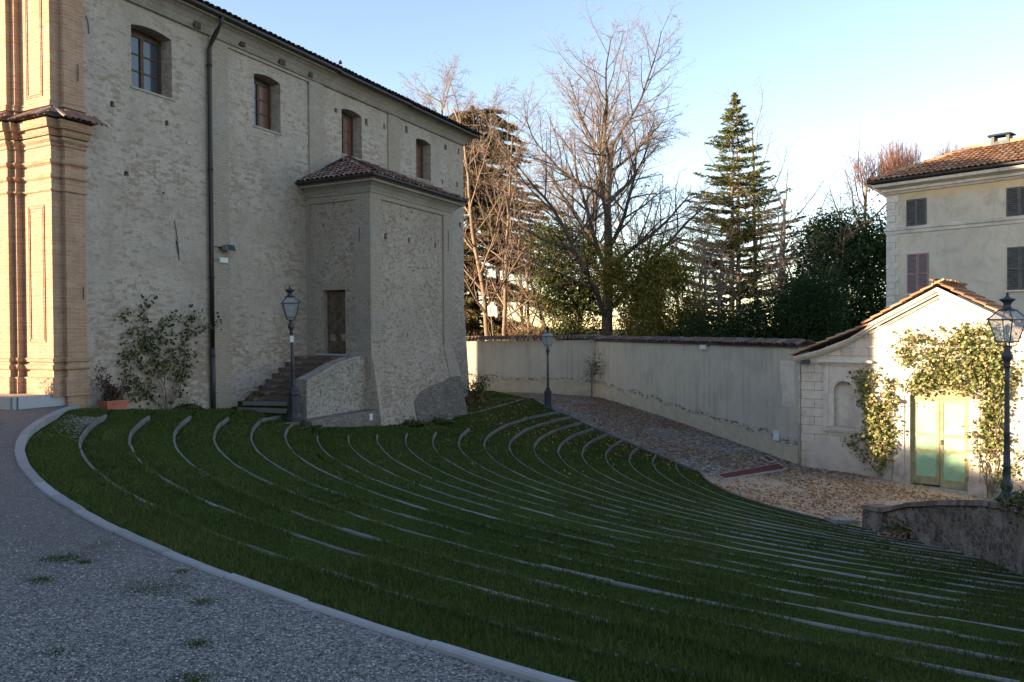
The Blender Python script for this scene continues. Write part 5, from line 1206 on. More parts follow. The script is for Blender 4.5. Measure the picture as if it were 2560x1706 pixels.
# red channel and manhole in the courtyard
def flat_frame(name, label, cat, pix, zoff, w_, inner, outer_):
    c = [np.array(G(1160 + a / 2.768, 820 + b / 2.768, -2.93)) for a, b in pix]; cen = sum(c) / 4
    zz = path_z(cen[0], cen[1]); o = empty(name, (cen[0], cen[1], zz), 0, label, cat); 
    zc = [path_z(q[0], q[1]) - zz + zoff for q in c]
    mb = MB(); q = [(p_[0] - cen[0], p_[1] - cen[1], z_) for p_, z_ in zip(c, zc)]; mb.hexa([(a[0], a[1], a[2] - .05) for a in q], q); mb.build('frame', outer_, o)
    q = [np.array(a) for a in q]; ux = (q[3] - q[0] + q[2] - q[1]); ux /= np.linalg.norm(ux); uy = (q[1] - q[0] + q[2] - q[3]); uy /= np.linalg.norm(uy)
    q2 = [q[0] + (ux + uy) * w_, q[1] + (ux - uy) * w_, q[2] - (ux + uy) * w_, q[3] + (-ux + uy) * w_]
    mb = MB(); mb.hexa([(a[0], a[1], a[2] - .03) for a in q2], [(a[0], a[1], a[2] + .008) for a in q2]); mb.build('grate', inner, o)
flat_frame('drain_channel', 'long dark red drain channel with a pale stone frame before the gate', 'drain', ((1745, 1000), (1800, 1030), (2240, 970), (2180, 945)), .03, .07, M['red_mat'], M['white_edge'])
flat_frame('manhole', 'small square manhole in a pale frame at the foot of the garden wall', 'manhole', ((2050, 915), (2110, 942), (2170, 932), (2100, 907)), .03, .1, M['red_mat'], M['white_edge'])

# ================================================================== villa
VD = 35.0; v0 = DP(2217, 770, VD); VEX = np.array([0.6491, -0.7607]); VEY = np.array([0.7607, 0.6491]); VA = math.atan2(VEX[1], VEX[0])
villa = empty('villa', (v0[0], v0[1], 0), VA, 'three-storey villa with stained ochre walls, tiled roof and louvred shutters behind the gate house', 'house')
ks = VD / 42.0
vx = lambda x: x * ks
vz = lambda z: EYE + (z - EYE) * ks
mb = MB()
wv_ = [(vx(a), vx(b), vz(c), vz(d)) for a, b, c, d in ((.99, 1.95, 6.66, 8.01), (1.03, 2.05, 3.33, 5.31), (5.50, 6.55, 6.66, 8.0), (5.54, 6.62, 3.33, 5.29))]
wl = wv_ + [(a + vx(4.5) + .0, b + vx(4.5), c, d) for a, b, c, d in wv_[2:]]
mb.face_holes([(0, -4), (11, -4), (11, vz(8.4)), (0, vz(8.4))], [[(a, c), (b, c), (b, d), (a, d)] for a, b, c, d in wl], 0, .12)
mb.quad((0, 0, -4), (0, 6, -4), (0, 6, vz(8.4)), (0, 0, vz(8.4))); mb.quad((11, 0, -4), (11, 6, -4), (11, 6, 7.3), (11, 0, 7.3)); mb.quad((0, 6, -4), (11, 6, -4), (11, 6, 7.3), (0, 6, 7.3))
mb.build('wall', M['villa'], villa)
mb = MB(); zq = vz(8.28); i = 0
while zq > -3.5:
    hq = vz(0.335) - vz(0); wq = vx(.62 if i % 2 == 0 else .44); mb.box(-.012, wq, -.03, .02, zq - hq + .022, zq); mb.box(-.025, -.001, .02, vx(.55), zq - hq + .012, zq); zq -= hq; i += 1
mb.build('quoin', M['quoin'], villa)
mb = MB(); sweep(mb, [(0, 6), (0, 0), (11, 0)], [(0, vz(6.34)), (.04, vz(6.36)), (.05, vz(6.5)), (.09, vz(6.54)), (.10, vz(6.64)), (.05, vz(6.68)), (0, vz(6.7))]); mb.build('string_course', M['quoin'], villa)
mb = MB(); sweep(mb, [(0, 6), (0, 0), (11, 0)], [(0, vz(8.36)), (.06, vz(8.38)), (.10, vz(8.48)), (.17, vz(8.5)), (.17, vz(8.62)), (.24, vz(8.66)), (.42, vz(8.74)), (.44, vz(8.88)), (0, vz(8.9))]); mb.build('cornice', M['quoin'], villa)
pg = [(0.44 + 0.07 + 0.07 * math.cos(a), vz(9.02) + 0.08 * math.sin(a)) for a in np.linspace(math.pi, 2 * math.pi, 7)]; pg += [(p[0], p[1] + 0.012) for p in pg[::-1]]
mb = MB(); sweep(mb, [(0, 6), (0, 0), (11, 0)], pg); mb.tube([(-.5, -.35, vz(9.0)), (-.6, -.45, vz(9.1)), (-.62, -.47, vz(9.2))], .03, 6); mb.build('gutter', M['gutter'], villa)
ze = vz(9.0) + .03; zr = 9.12; e0 = np.array((-.5, -.5, ze)); e1 = np.array((11.5, -.5, ze)); r0 = np.array((2.45, 2.45, zr)); r1 = np.array((9.0, 2.45, zr)); b0 = np.array((-.5, 6.0, ze)); b1 = np.array((11.5, 6, ze))
mb = MB(); slope_tiles(mb, e0, e1, r0, r1, 31, .092, .215, .36); slope_tiles(mb, b0, e0, r0, r0, 32, .092, .215, .36)
for a, b, n in ((e0, r0, 11), (r0, r1, 18)):
    for i in range(n): p, q = a + (b - a) * i / n, a + (b - a) * (i + 1.12) / n; mb.tube([p + (0, 0, .08), q + (0, 0, .055)], [.12, .095], 8, False)
rv = mb.build('roof', M['tile_warm'], villa)
mb = MB(); mb.quad(e0, e1, r1, r0); mb.quad(b0, e0, r0); mb.quad(r0, r1, b1, b0); mb.quad(e1, b1, r1); mb.quad(e0 - (0, 0, .02), e1 - (0, 0, .02), b1 - (0, 0, .02), b0 - (0, 0, .02)); mb.build('roof_deck', M['under'], rv)
for cx_ in (3.55, 5.35):
    mb = MB(); mb.box(cx_ - .34, cx_ + .34, 2.3, 2.75, zr - .3, zr + .12)
    for dx in (-.28, .28): mb.box(cx_ + dx - .06, cx_ + dx + .06, 2.32, 2.73, zr + .12, zr + .36)
    ch = mb.build('chimney', M['trim'] if cx_ > 5 else M['shut_grey'], rv); mb = MB(); mb.hexa([(cx_ - .46, 2.2, zr + .36), (cx_ + .46, 2.2, zr + .36), (cx_ + .46, 2.85, zr + .36), (cx_ - .46, 2.85, zr + .36)], [(cx_ - .4, 2.25, zr + .44), (cx_ + .4, 2.25, zr + .44), (cx_ + .4, 2.8, zr + .44), (cx_ - .4, 2.8, zr + .44)]); mb.build('chimney_cap', M['iron'], rv)
for i, (a, b, c, d) in enumerate(wl):
    mt = M['shut_mauve'] if i == 1 else M['shut_grey']
    wn = MB(); wn.box(a, b, .10, .115, c, d); wn_o = wn.build('window', M['under'], villa); 
    if i in (1, 3): sl = MB(); sl.box(a - .06, b + .06, -.08, .03, c - .06, c); sl.build('sill', M['trim'], wn_o)
    mid = (a + b) / 2
    for (p, q) in ((a, mid - .006), (mid + .006, b)):
        s = MB(); fw = .05; s.box(p, p + fw, -.045, -.005, c, d); s.box(q - fw, q, -.045, -.005, c, d); s.box(p + fw, q - fw, -.045, -.005, c, c + .06); s.box(p + fw, q - fw, -.045, -.005, d - .06, d)
        if i in (1, 3, 5): s.box(p + fw, q - fw, -.045, -.005, (c + d) / 2 - .03, (c + d) / 2 + .03)
        R2 = random.Random(i); z_ = c + .08; stp = .05 if i == 1 else .068
        while z_ < d - .07:
            tl = R2.uniform(-.006, .006); s.hexa([(p + fw, -.040, z_ + tl), (q - fw, -.040, z_ - tl), (q - fw, -.030, z_ - tl), (p + fw, -.030, z_ + tl)], [(p + fw, -.015, z_ + stp * .62 + tl), (q - fw, -.015, z_ + stp * .62 - tl), (q - fw, -.006, z_ + stp * .62 - tl), (p + fw, -.006, z_ + stp * .62 + tl)]); z_ += stp
        so = s.build('shutter', mt, wn_o)
        hg = MB(); 
        for zz in (c + .15, d - .15): hg.box((p if p == a else q) - .02, (p if p == a else q) + .02, -.055, -.045, zz - .015, zz + .015)
    hg.build('hinge', M['iron'], wn_o)

# ================================================================== stone wall at the right
sw = empty('stone_wall', (8.3, 16.0, -3.0), 0, 'dark rubble stone wall with brick coping curving down to the courtyard', 'wall')
tops = {19.45: -2.50, 18.6: -2.40, 17.6: -2.06, 16.1: -1.70, 14.2: -1.30, 12.4: -1.0, 11.2: -.80, 9.2: -.45, 7.0: -.1}
SWf = [(8.22, 19.45), (8.35, 18.6), (8.42, 17.6), (8.38, 16.1), (8.1, 14.2), (7.55, 12.4), (7.05, 11.2), (6.3, 9.2), (5.9, 7.0)]
def swpts(m_=5):
    o = []
    for a, b in zip(SWf[:-1], SWf[1:]):
        for t in range(m_): x = a[0] + (b[0] - a[0]) * t / m_; y = a[1] + (b[1] - a[1]) * t / m_; ys_ = sorted(tops); o.append((x, y, np.interp(y, ys_, [tops[q] for q in ys_])))
    o.append((*SWf[-1], tops[7.0])); return o
mb = MB(); cp = MB(); P = swpts(); n0 = []
for i, (x, y, z) in enumerate(P):
    a = P[max(i - 1, 0)]; b = P[min(i + 1, len(P) - 1)]; d = np.array([b[0] - a[0], b[1] - a[1]]); d /= np.linalg.norm(d); n0.append(np.array([-d[1], d[0]]))
T_ = .5
for i in range(len(P) - 1):
    (x0, y0, z0), (x1, y1, z1) = P[i], P[i + 1]; a, b = n0[i] * T_, n0[i + 1] * T_
    bt = lambda z: (np.array([0, 0]))
    mb.hexa([(x0 - 8.3, y0 - 16, -.9), (x1 - 8.3, y1 - 16, -.9), (x1 - 8.3 + b[0], y1 - 16 + b[1], -.9), (x0 - 8.3 + a[0], y0 - 16 + a[1], -.9)],
            [(x0 - 8.3 + a[0] * .1, y0 - 16 + a[1] * .1, z0 + 3 - .1), (x1 - 8.3 + b[0] * .1, y1 - 16 + b[1] * .1, z1 + 3 - .1), (x1 - 8.3 + b[0], y1 - 16 + b[1], z1 + 3 - .1), (x0 - 8.3 + a[0], y0 - 16 + a[1], z0 + 3 - .1)])
    L_ = math.hypot(x1 - x0, y1 - y0); nb = max(1, int(L_ / .13)); 
    for j in range(nb):
        t0, t1 = j / nb + .004, (j + 1) / nb - .012; p0 = np.array([x0 + (x1 - x0) * t0, y0 + (y1 - y0) * t0]); p1 = np.array([x0 + (x1 - x0) * t1, y0 + (y1 - y0) * t1]); za = z0 + (z1 - z0) * t0 + 3; zb_2 = z0 + (z1 - z0) * t1 + 3; jz = R.uniform(-.008, .008); jo = R.uniform(-.012, .012)
        off0, off1 = a * (-.02 + jo), a * 1.03; q = lambda p_, o_, z_: (p_[0] + o_[0] - 8.3, p_[1] + o_[1] - 16, z_)
        cp.hexa([q(p0, off0, za - .1), q(p1, off0, zb_2 - .1), q(p1, off1, zb_2 - .1), q(p0, off1, za - .1)], [q(p0, off0 + a * .05, za + jz), q(p1, off0 + a * .05, zb_2 + jz), q(p1, off1, zb_2 + jz), q(p0, off1, za + jz)])
def rubble_mat():
    mt, t, b = nmat('rubble_stone'); h = N(t); v = h.coord((1, 1, 1.5)); w2 = h.n('ShaderNodeVectorMath'); w2.operation = 'ADD'
    nz = h.n('ShaderNodeTexNoise'); nz.inputs['Scale'].default_value = 3; h.l(v, nz.inputs['Vector']); sc_ = h.n('ShaderNodeVectorMath'); sc_.operation = 'SCALE'; sc_.inputs['Scale'].default_value = .18; h.l(nz.outputs['Color'], sc_.inputs[0]); h.l(v, w2.inputs[0]); h.l(sc_.outputs[0], w2.inputs[1]); v2 = w2.outputs[0]
    c = h.voro(v2, 5.5, 'F1', 'Color'); s = h.n('ShaderNodeSeparateColor'); h.l(c, s.inputs[0]); e = h.voro(v2, 5.5, 'DISTANCE_TO_EDGE', 'Distance')
    col = h.ramp(s.outputs[0], [(0, (.085, .07, .06)), (.5, (.145, .125, .105)), (.8, (.21, .175, .15)), (1, (.23, .14, .10))]); col = h.mix(h.ramp(e, [(.01, 1.), (.07, 0.)]), col, (.27, .24, .205))
    n2 = h.noise(v, 5, 6, .7); col = h.mix(h.ramp(n2, [(.5, 0.), (.72, .8)]), col, (.055, .05, .045)); col = h.mix(h.ramp(h.noise(v, 1.6, 5), [(.52, 0.), (.62, .75)]), col, (.30, .265, .225))
    h.l(col, b.inputs['Base Color']); b.inputs['Roughness'].default_value = .95; b.inputs['Specular IOR Level'].default_value = .1
    h.bump(h.math('ADD', h.math('MULTIPLY', h.ramp(e, [(0, 0.), (.12, 1.)]), .4), n2), b, .8, .045); return mt
mb.build('wall', rubble_mat(), sw); cp.build('coping', island_mat('coping_bricks', [(0.05, (.09, .07, .06)), (.5, (.16, .12, .10)), (.95, (.23, .19, .165))], .95, bump=.5), sw)
# concrete step block at the wall end
mb = MB(); c = G(2130, 1300, -3.0); mb.obox((0, 0, 0), (.30, -.04, 0), (-.04, .22, 0), (0, 0, .08)); o = mb.build('concrete_step', M['parapet']); o.location = (7.98, 19.95, -3.02); tag(o, 'worn concrete step block between the lowest grass and the stone wall end', 'step')

# ================================================================== vegetation generators
def grow(seed, base, tdir, L0, r0, levels, min_r=0.006):
    """levels: list of dicts(n, ratio, ang, start, wig, up, seg)"""
    g = np.random.default_rng(seed); out = {}
    stack = [(np.array(base, float), np.array(tdir, float) / np.linalg.norm(tdir), L0, r0, 0)]
    while stack:
        p, d, L_, r_, lv = stack.pop(); P_ = levels[lv]; ns = max(3, int(round(L_ / P_['seg']))); st_ = L_ / ns; pts = [p]; rs = [r_]; ds = [d]
        endr = P_.get('end', 0.25)
        for i in range(ns):
            d = d + g.normal(0, P_['wig'], 3) + np.array([0, 0, P_['up']]); d /= np.linalg.norm(d); p = p + d * st_; pts.append(p); ds.append(d); rs.append(max(min_r * .5, r_ * (1 - (1 - endr) * (i + 1) / ns)))
        for i in range(ns): out.setdefault(lv, []).append([*pts[i], *pts[i + 1], rs[i], rs[i + 1]])
        if lv + 1 < len(levels):
            Q = levels[lv + 1]; nc = Q['n'] if lv == 0 else max(2, int(round(Q['n'] * g.uniform(.7, 1.3)))); phi = g.uniform(0, 6.28)
            for c in range(nc):
                t = Q['start'] + (1 - Q['start']) * (c + g.uniform(.1, .9)) / nc; x = t * ns; i = min(int(x), ns - 1); fr = x - i; pp_ = pts[i] + (pts[i + 1] - pts[i]) * fr; dd = ds[i + 1]; phi += 2.4 + g.normal(0, .4)
                a = np.array([0, 0, 1.]) if abs(dd[2]) < .9 else np.array([1., 0, 0]); u = np.cross(dd, a); u /= np.linalg.norm(u); v = np.cross(dd, u); ang = rad(g.normal(Q['ang'], 9)); nd = dd * math.cos(ang) + (u * math.cos(phi) + v * math.sin(phi)) * math.sin(ang)
                rr_2 = rs[i] * Q.get('rr', .6); ll = L_ * Q['ratio'] * (1 - Q.get('fall', .55) * t) * g.uniform(.75, 1.2)
                if rr_2 < min_r * .7: rr_2 = min_r * .7
                stack.append((pp_, nd, ll, rr_2, lv + 1))
    return out
TG = None
def bare_tree(name, label, base, tdir, L0, r0, levels, seed, split=2, barkm='bark', twigm='twig', min_r=.008, cat='tree', group=None, leaves=None):
    o = empty(name, tuple(base), 0, label, cat, group); S = grow(seed, (0, 0, 0), tdir, L0, r0, levels, min_r)
    tr = sum([S[l] for l in S if l < split], []); v_, f_ = tubes_np(tr, 7); mesh_np('trunk', v_, f_, M[barkm], o, True)
    tw = sum([S[l] for l in S if l >= split], [])
    cr = None
    if tw: v_, f_ = tubes_np(tw, 3); cr = mesh_np('crown', v_, f_, M[twigm], o)
    if leaves:
        mt, frac, per, size, zlo, zhi = leaves; g = np.random.default_rng(seed + 5); T = np.array(tw); T = T[(T[:, 5] > zlo) & (T[:, 5] < zhi)]; T = T[g.random(len(T)) < frac]
        Pp = np.repeat(T[:, 3:6], per, 0) + g.normal(0, .12, (len(T) * per, 3)); v_, f_ = leaves_mesh(Pp, size, g, .7); mesh_np('leaves', v_, f_, M[mt], o)
    return o
def lv(n, ratio, ang, start, wig, up, seg, **k): d = dict(n=n, ratio=ratio, ang=ang, start=start, wig=wig, up=up, seg=seg); d.update(k); return d
def at(px, Y, z=-1.9): d = ray(px, 853); return (d[0] / d[1] * Y, Y, z)

# big central tree: dark trunk, open fan of limbs
bare_tree('bare_tree', 'tallest bare tree with dark forked trunk and fine twigs against the sky', at(1512, 47.5), (0.03, 0, 1), 14.6, .40,
    [lv(1, 1, 0, 0, .035, .02, .8, end=.35), lv(15, .68, 48, .26, .07, .05, .6, rr=.55, fall=.30), lv(12, .54, 42, .15, .09, .03, .4, rr=.55, fall=.45), lv(10, .50, 42, .10, .12, .02, .26, rr=.5), lv(7, .5, 42, .12, .14, .0, .18, rr=.6)], 12, 3, 'bark_dark', 'twig', .012, leaves=('leaf_autumn', .16, 2, .15, 1.5, 9.0))
bare_tree('bare_tree', 'second stem with golden leaf wisps, left of the tallest bare tree', at(1450, 50.5), (-.06, 0, 1), 17.5, .22,
    [lv(1, 1, 0, 0, .04, .03, .8, end=.3), lv(11, .42, 42, .38, .07, .04, .5, rr=.5, fall=.3), lv(8, .55, 38, .15, .1, .02, .3, rr=.5), lv(6, .55, 38, .1, .12, .01, .22, rr=.6)], 33, 2, 'bark_pale', 'twig', .010, leaves=('leaf_autumn', .05, 2, .16, 7.5, 12.5))
bare_tree('bare_tree', 'twin-stemmed bare tree with pale trunk in front of the dark cedar', at(1222, 49), (-.13, 0, 1), 17.8, .17,
    [lv(1, 1, 0, 0, .05, .02, .7, end=.35), lv(16, .34, 46, .22, .08, .05, .45, rr=.55, fall=.2), lv(8, .6, 40, .1, .12, .02, .28, rr=.5), lv(7, .55, 42, .1, .14, .01, .2, rr=.6)], 44, 2, 'bark_pale', 'twig', .009)
bare_tree('bare_tree', 'bare tree with light bark leaning right, behind the church end', at(1262, 51), (-.02, 0, 1), 15.5, .15,
    [lv(1, 1, 0, 0, .06, .02, .7, end=.35), lv(14, .34, 46, .25, .1, .05, .45, rr=.55, fall=.2), lv(8, .6, 42, .1, .13, .02, .28, rr=.5), lv(6, .55, 42, .1, .14, .01, .2, rr=.6)], 46, 2, 'bark_pale', 'twig', .009)
bare_tree('sapling', 'slender bare pole-like sapling rising from the wall top near the church', at(1245, 46.8), (-.06, 0, 1), 7.5, .05,
    [lv(1, 1, 0, 0, .03, .01, .5, end=.3), lv(9, .3, 35, .3, .08, .05, .3, rr=.5), lv(5, .5, 35, .2, .1, .02, .2, rr=.6)], 51, 1, 'bark_pale', 'twig_dry', .008)
bare_tree('bare_tree', 'thin many-stemmed bare tree between the tallest tree and the spruce', at(1750, 50), (-.05, 0, 1), 8.5, .16,
    [lv(1, 1, 0, 0, .05, .02, .6, end=.3), lv(9, .7, 28, .12, .07, .05, .45, rr=.6, fall=.5), lv(8, .5, 36, .15, .1, .03, .28, rr=.5), lv(6, .5, 38, .1, .12, .01, .2, rr=.6)], 61, 2, 'bark', 'twig', .009, leaves=('leaf_autumn', .12, 2, .14, 1.5, 6))
bare_tree('bare_tree', 'bare tree with curling branches just right of the spruce', at(1990, 57), (-.10, 0, 1), 12.5, .22,
    [lv(1, 1, 0, 0, .06, .02, .7, end=.35), lv(10, .5, 42, .25, .09, .05, .5, rr=.55, fall=.3), lv(9, .55, 40, .1, .12, .02, .3, rr=.5), lv(7, .5, 42, .1, .14, .01, .22, rr=.6)], 71, 2, 'bark', 'twig', .010)
bare_tree('bare_tree', 'faint bare tree with upright twigs behind the spruce top', at(1895, 64), (.05, 0, 1), 18.8, .22,
    [lv(1, 1, 0, 0, .04, .02, .9, end=.3), lv(10, .38, 35, .35, .08, .05, .6, rr=.5, fall=.3), lv(8, .5, 36, .15, .1, .03, .35, rr=.5), lv(6, .5, 38, .1, .12, .02, .25, rr=.6)], 72, 2, 'bark', 'twig', .010)
bare_tree('bare_tree', 'brown twiggy tree between the dark laurel and the villa roof', at(2190, 60), (-.02, 0, 1), 14.2, .26,
    [lv(1, 1, 0, 0, .05, .02, .7, end=.35), lv(12, .5, 48, .3, .09, .03, .5, rr=.55, fall=.2), lv(9, .55, 42, .1, .12, .02, .3, rr=.5), lv(8, .5, 42, .1, .14, .01, .22, rr=.6)], 73, 2, 'bark', 'twig_red', .011)
for i, (px_, Y_, H0, lab, pk, lf) in enumerate(((1335, 53, 10.5, 'bare tree with a rounded twiggy crown right of the cedar', 'bark_pale', None), (1388, 52, 8.5, 'thin bare tree rising through the far lamp shrub', 'bark', ('leaf_autumn', .10, 2, .14, 2, 8)),
        (1560, 52, 10.0, 'bare tree with brown twigs close behind the tallest tree', 'bark', ('leaf_autumn', .10, 2, .15, 2, 9)), (1640, 50, 8.8, 'bare tree with ochre leaf remnants right of the tallest tree', 'bark_pale', ('leaf_autumn', .25, 2, .15, 1, 8)),
        (1700, 54, 9.6, 'thin bare tree with reddish twigs halfway between tallest tree and spruce', 'bark', None), (1790, 53, 8.6, 'bare tree crossing the left boughs of the spruce', 'bark', None), (2060, 60, 9.8, 'bare tree behind the narrower dark evergreen', 'bark', None), (1930, 52, 8.4, 'bare tree with arching branches low right of the spruce', 'bark_pale', None), (1310, 55, 12.0, 'brown bare tree between the cedar boughs and the small maple', 'bark', None), (1480, 54, 12.5, 'bare tree directly left of the tallest trunk', 'bark', ('leaf_autumn', .08, 2, .15, 3, 10)),
        (1605, 55, 12.5, 'bare tree half hidden behind the right limbs of the tallest tree', 'bark', ('leaf_autumn', .08, 2, .15, 3, 9)), (1735, 56, 10.5, 'dark slender bare tree left of the spruce', 'bark_dark', None), (1945, 55, 10.5, 'bare tree with grey twigs right behind the spruce boughs', 'bark', None), (2035, 56, 10.5, 'bare tree with fine twigs above the dark shrubs', 'bark', None))):
    bare_tree('bare_tree', lab, at(px_, Y_), (random.uniform(-.12, .12), 0, 1), H0, .13,
        [lv(1, 1, 0, 0, .06, .02, .7, end=.35), lv(13, .42, 40, .22, .09, .04, .45, rr=.55, fall=.3), lv(9, .55, 42, .1, .12, .02, .3, rr=.5), lv(8, .5, 42, .1, .14, .01, .2, rr=.6)], 300 + i, 2, pk, 'twig', .011, leaves=lf)
for i, (px_, Y_, H0, dx, lab) in enumerate(((1150, 60, 19.6, -.03, 'bare tree whose round twiggy crown stands above the cedar, nearest the eave'), (1262, 61, 19.0, -.04, 'bare tree whose twiggy crown stands above the right side of the cedar'))):
    bare_tree('bare_tree', lab, at(px_, Y_), (dx, 0, 1), H0, .24,
        [lv(1, 1, 0, 0, .03, .02, .9, end=.3), lv(15, .27, 50, .60, .10, .05, .4, rr=.6, fall=.35), lv(9, .6, 42, .1, .15, .02, .25, rr=.55), lv(8, .55, 42, .1, .18, .0, .18, rr=.6), lv(4, .5, 42, .1, .2, .0, .15, rr=.7)], 400 + i, 2, 'bark', 'twig', .012)
# pollard behind the villa: bundles of straight reddish shoots
o = empty('pollarded_tree', at(2290, 58, -3.5), 0, 'pollarded tree with a broom of straight reddish shoots above the villa roof', 'tree'); g = np.random.default_rng(81)
S = [[0, 0, 0, 0, 0, 9.0, .4, .3]]; Tw = []
for i in range(26):
    a = g.uniform(0, 6.28); q = np.array([math.cos(a) * g.uniform(.6, 4.4), math.sin(a) * g.uniform(.6, 2.8), 14.6 + g.uniform(-.6, 1.0)]); S.append([0, 0, 8.5, *(q * (.5, .5, 1) - (0, 0, 1)), .2, .12]); S.append([*(q * (.5, .5, 1) - (0, 0, 1)), *q, .12, .08])
    for j in range(34):
        b = q + g.normal(0, .2, 3); d = np.array([g.normal(0, .16) + (q[0]) * .05, g.normal(0, .16), 1.0]); L_ = g.uniform(1.3, 3.4) * (1 - .045 * abs(q[0]) ** 1.3)
        m1 = b + d * L_ * .5; Tw.append([*b, *m1, .022, .015]); e = m1 + (d + g.normal(0, .08, 3)) * L_ * .5; Tw.append([*m1, *e, .015, .008])
        for _ in range(3): c_ = b + (e - b) * g.uniform(.3, .9); Tw.append([*c_, *(c_ + np.array([g.normal(0, .25), g.normal(0, .25), .6]) * g.uniform(.4, .9)), .010, .006])
v_, f_ = tubes_np(S, 7); mesh_np('trunk', v_, f_, M['bark'], o); v_, f_ = tubes_np(Tw, 3); mesh_np('crown', v_, f_, M['twig_red'], o)

def conifer(name, label, base, H_, prof, seed, leafm, droop, nwh, trunk_r, card=(.34, .22), stems=1, gapp=.0, twig_d=True, dens_=1.0, az=None, zmin=.1):
    """prof: list of (height fraction, branch length)"""
    o = empty(name, base, 0, label, 'tree'); g = np.random.default_rng(seed); S = []; Bs = []; Lp = []; Ld = []
    for s_ in range(stems):
        dx = (s_ - (stems - 1) / 2) * .55; S += [[dx, 0, H_ * i / 10 * 1., dx * (1 - i / 12), 0, H_ * (i + 1) / 10, trunk_r * (1 - i / 10.5), trunk_r * (1 - (i + 1) / 10.5)] for i in range(10)]
    hs_ = [q[0] for q in prof]; ls_ = [q[1] for q in prof]
    for w_ in range(nwh):
        hf = zmin + (1 - zmin) * (w_ + g.uniform(0, .8)) / nwh; Lb = np.interp(hf, hs_, ls_); nb = 5 + int(g.integers(0, 3))
        for b in range(nb):
            if g.random() < gapp: continue
            a = g.uniform(0, 6.28); L_ = Lb * g.uniform(.55, 1.15) * (az(a, hf) if az else 1); z0 = H_ * hf; n = max(3, int(L_ / .35)); p = np.array([0, 0, z0]); d = np.array([math.cos(a), math.sin(a), droop[0] + g.normal(0, .08)])
            for i in range(n):
                d2 = d + np.array([0, 0, droop[1] * i / n]) + g.normal(0, .05, 3); d2 /= np.linalg.norm(d2); q = p + d2 * L_ / n; Bs.append([*p, *q, .045 * (1 - i / n) + .008, .045 * (1 - (i + 1) / n) + .008])
                t = i / n
                if t > .12:
                    k_ = g.poisson(9 * dens_ * L_ / n / .35)
                    side = np.array([-d2[1], d2[0], 0]); 
                    for _ in range(k_):
                        w2 = g.uniform(-1, 1) * (.16 + .42 * math.sin(math.pi * min(1, t * .9 + .1))) * min(1, L_ / 2 + .2); c_ = p + (q - p) * g.random() + side * w2 + np.array([0, 0, -abs(w2) * .15 + g.normal(0, .035)]); Lp.append(c_); Ld.append(d2 * .8 + side * np.sign(w2) * .8 + np.array([0, 0, droop[2] + g.normal(0, .15)]))
                p = q
    for i in range(int(60 * dens_)): z_ = H_ * g.uniform(.93, 1.0); Lp.append([g.normal(0, .07), g.normal(0, .07), z_]); Ld.append([g.normal(0, .3), g.normal(0, .3), .8])
    
    for s_ in range(stems): v_, f_ = tubes_np(S[s_ * 10:(s_ + 1) * 10], 8); mesh_np('trunk', v_, f_, M['bark'], o, True)
    v_, f_ = tubes_np(Bs, 4); mesh_np('limbs', v_, f_, M['bark'], o)
    D_ = np.array(Ld); D_ /= np.linalg.norm(D_, axis=1)[:, None]; v_, f_ = leaves_mesh(np.array(Lp), card[0], g, card[1], dirs=D_); mesh_np('crown', v_, f_, M[leafm], o); return o
b = at(1838, 60); H_ = DP(1838, 232, 60)[2] + 1.9
conifer('spruce_tree', 'conical spruce with ragged tiers of yellowish green needles', b, H_, [(0, 4.2), (.3, 4.9), (.42, 5.2), (.55, 4.4), (.7, 2.7), (.85, 1.7), (1, .15)], 91, 'leaf_spruce', (.05, .25, -.1), 56, .26, (.32, .22), 2, .15, dens_=2.4, zmin=.14)
b = at(1185, 58); H_ = DP(1185, 268, 58)[2] + 1.9
conifer('cedar_tree', 'broad dark cedar with flat drooping boughs beside the church end', b, H_, [(0, 5.5), (.25, 8.2), (.45, 7.0), (.6, 5.6), (.8, 4.2), (.93, 3.6), (1, 2.6)], 92, 'leaf_cedar', (-.10, -.30, -.35), 52, .5, (.40, .24), 1, .03, dens_=3.6, az=lambda a, h: 1.15 if math.cos(a) > -.2 else .75, zmin=.1)

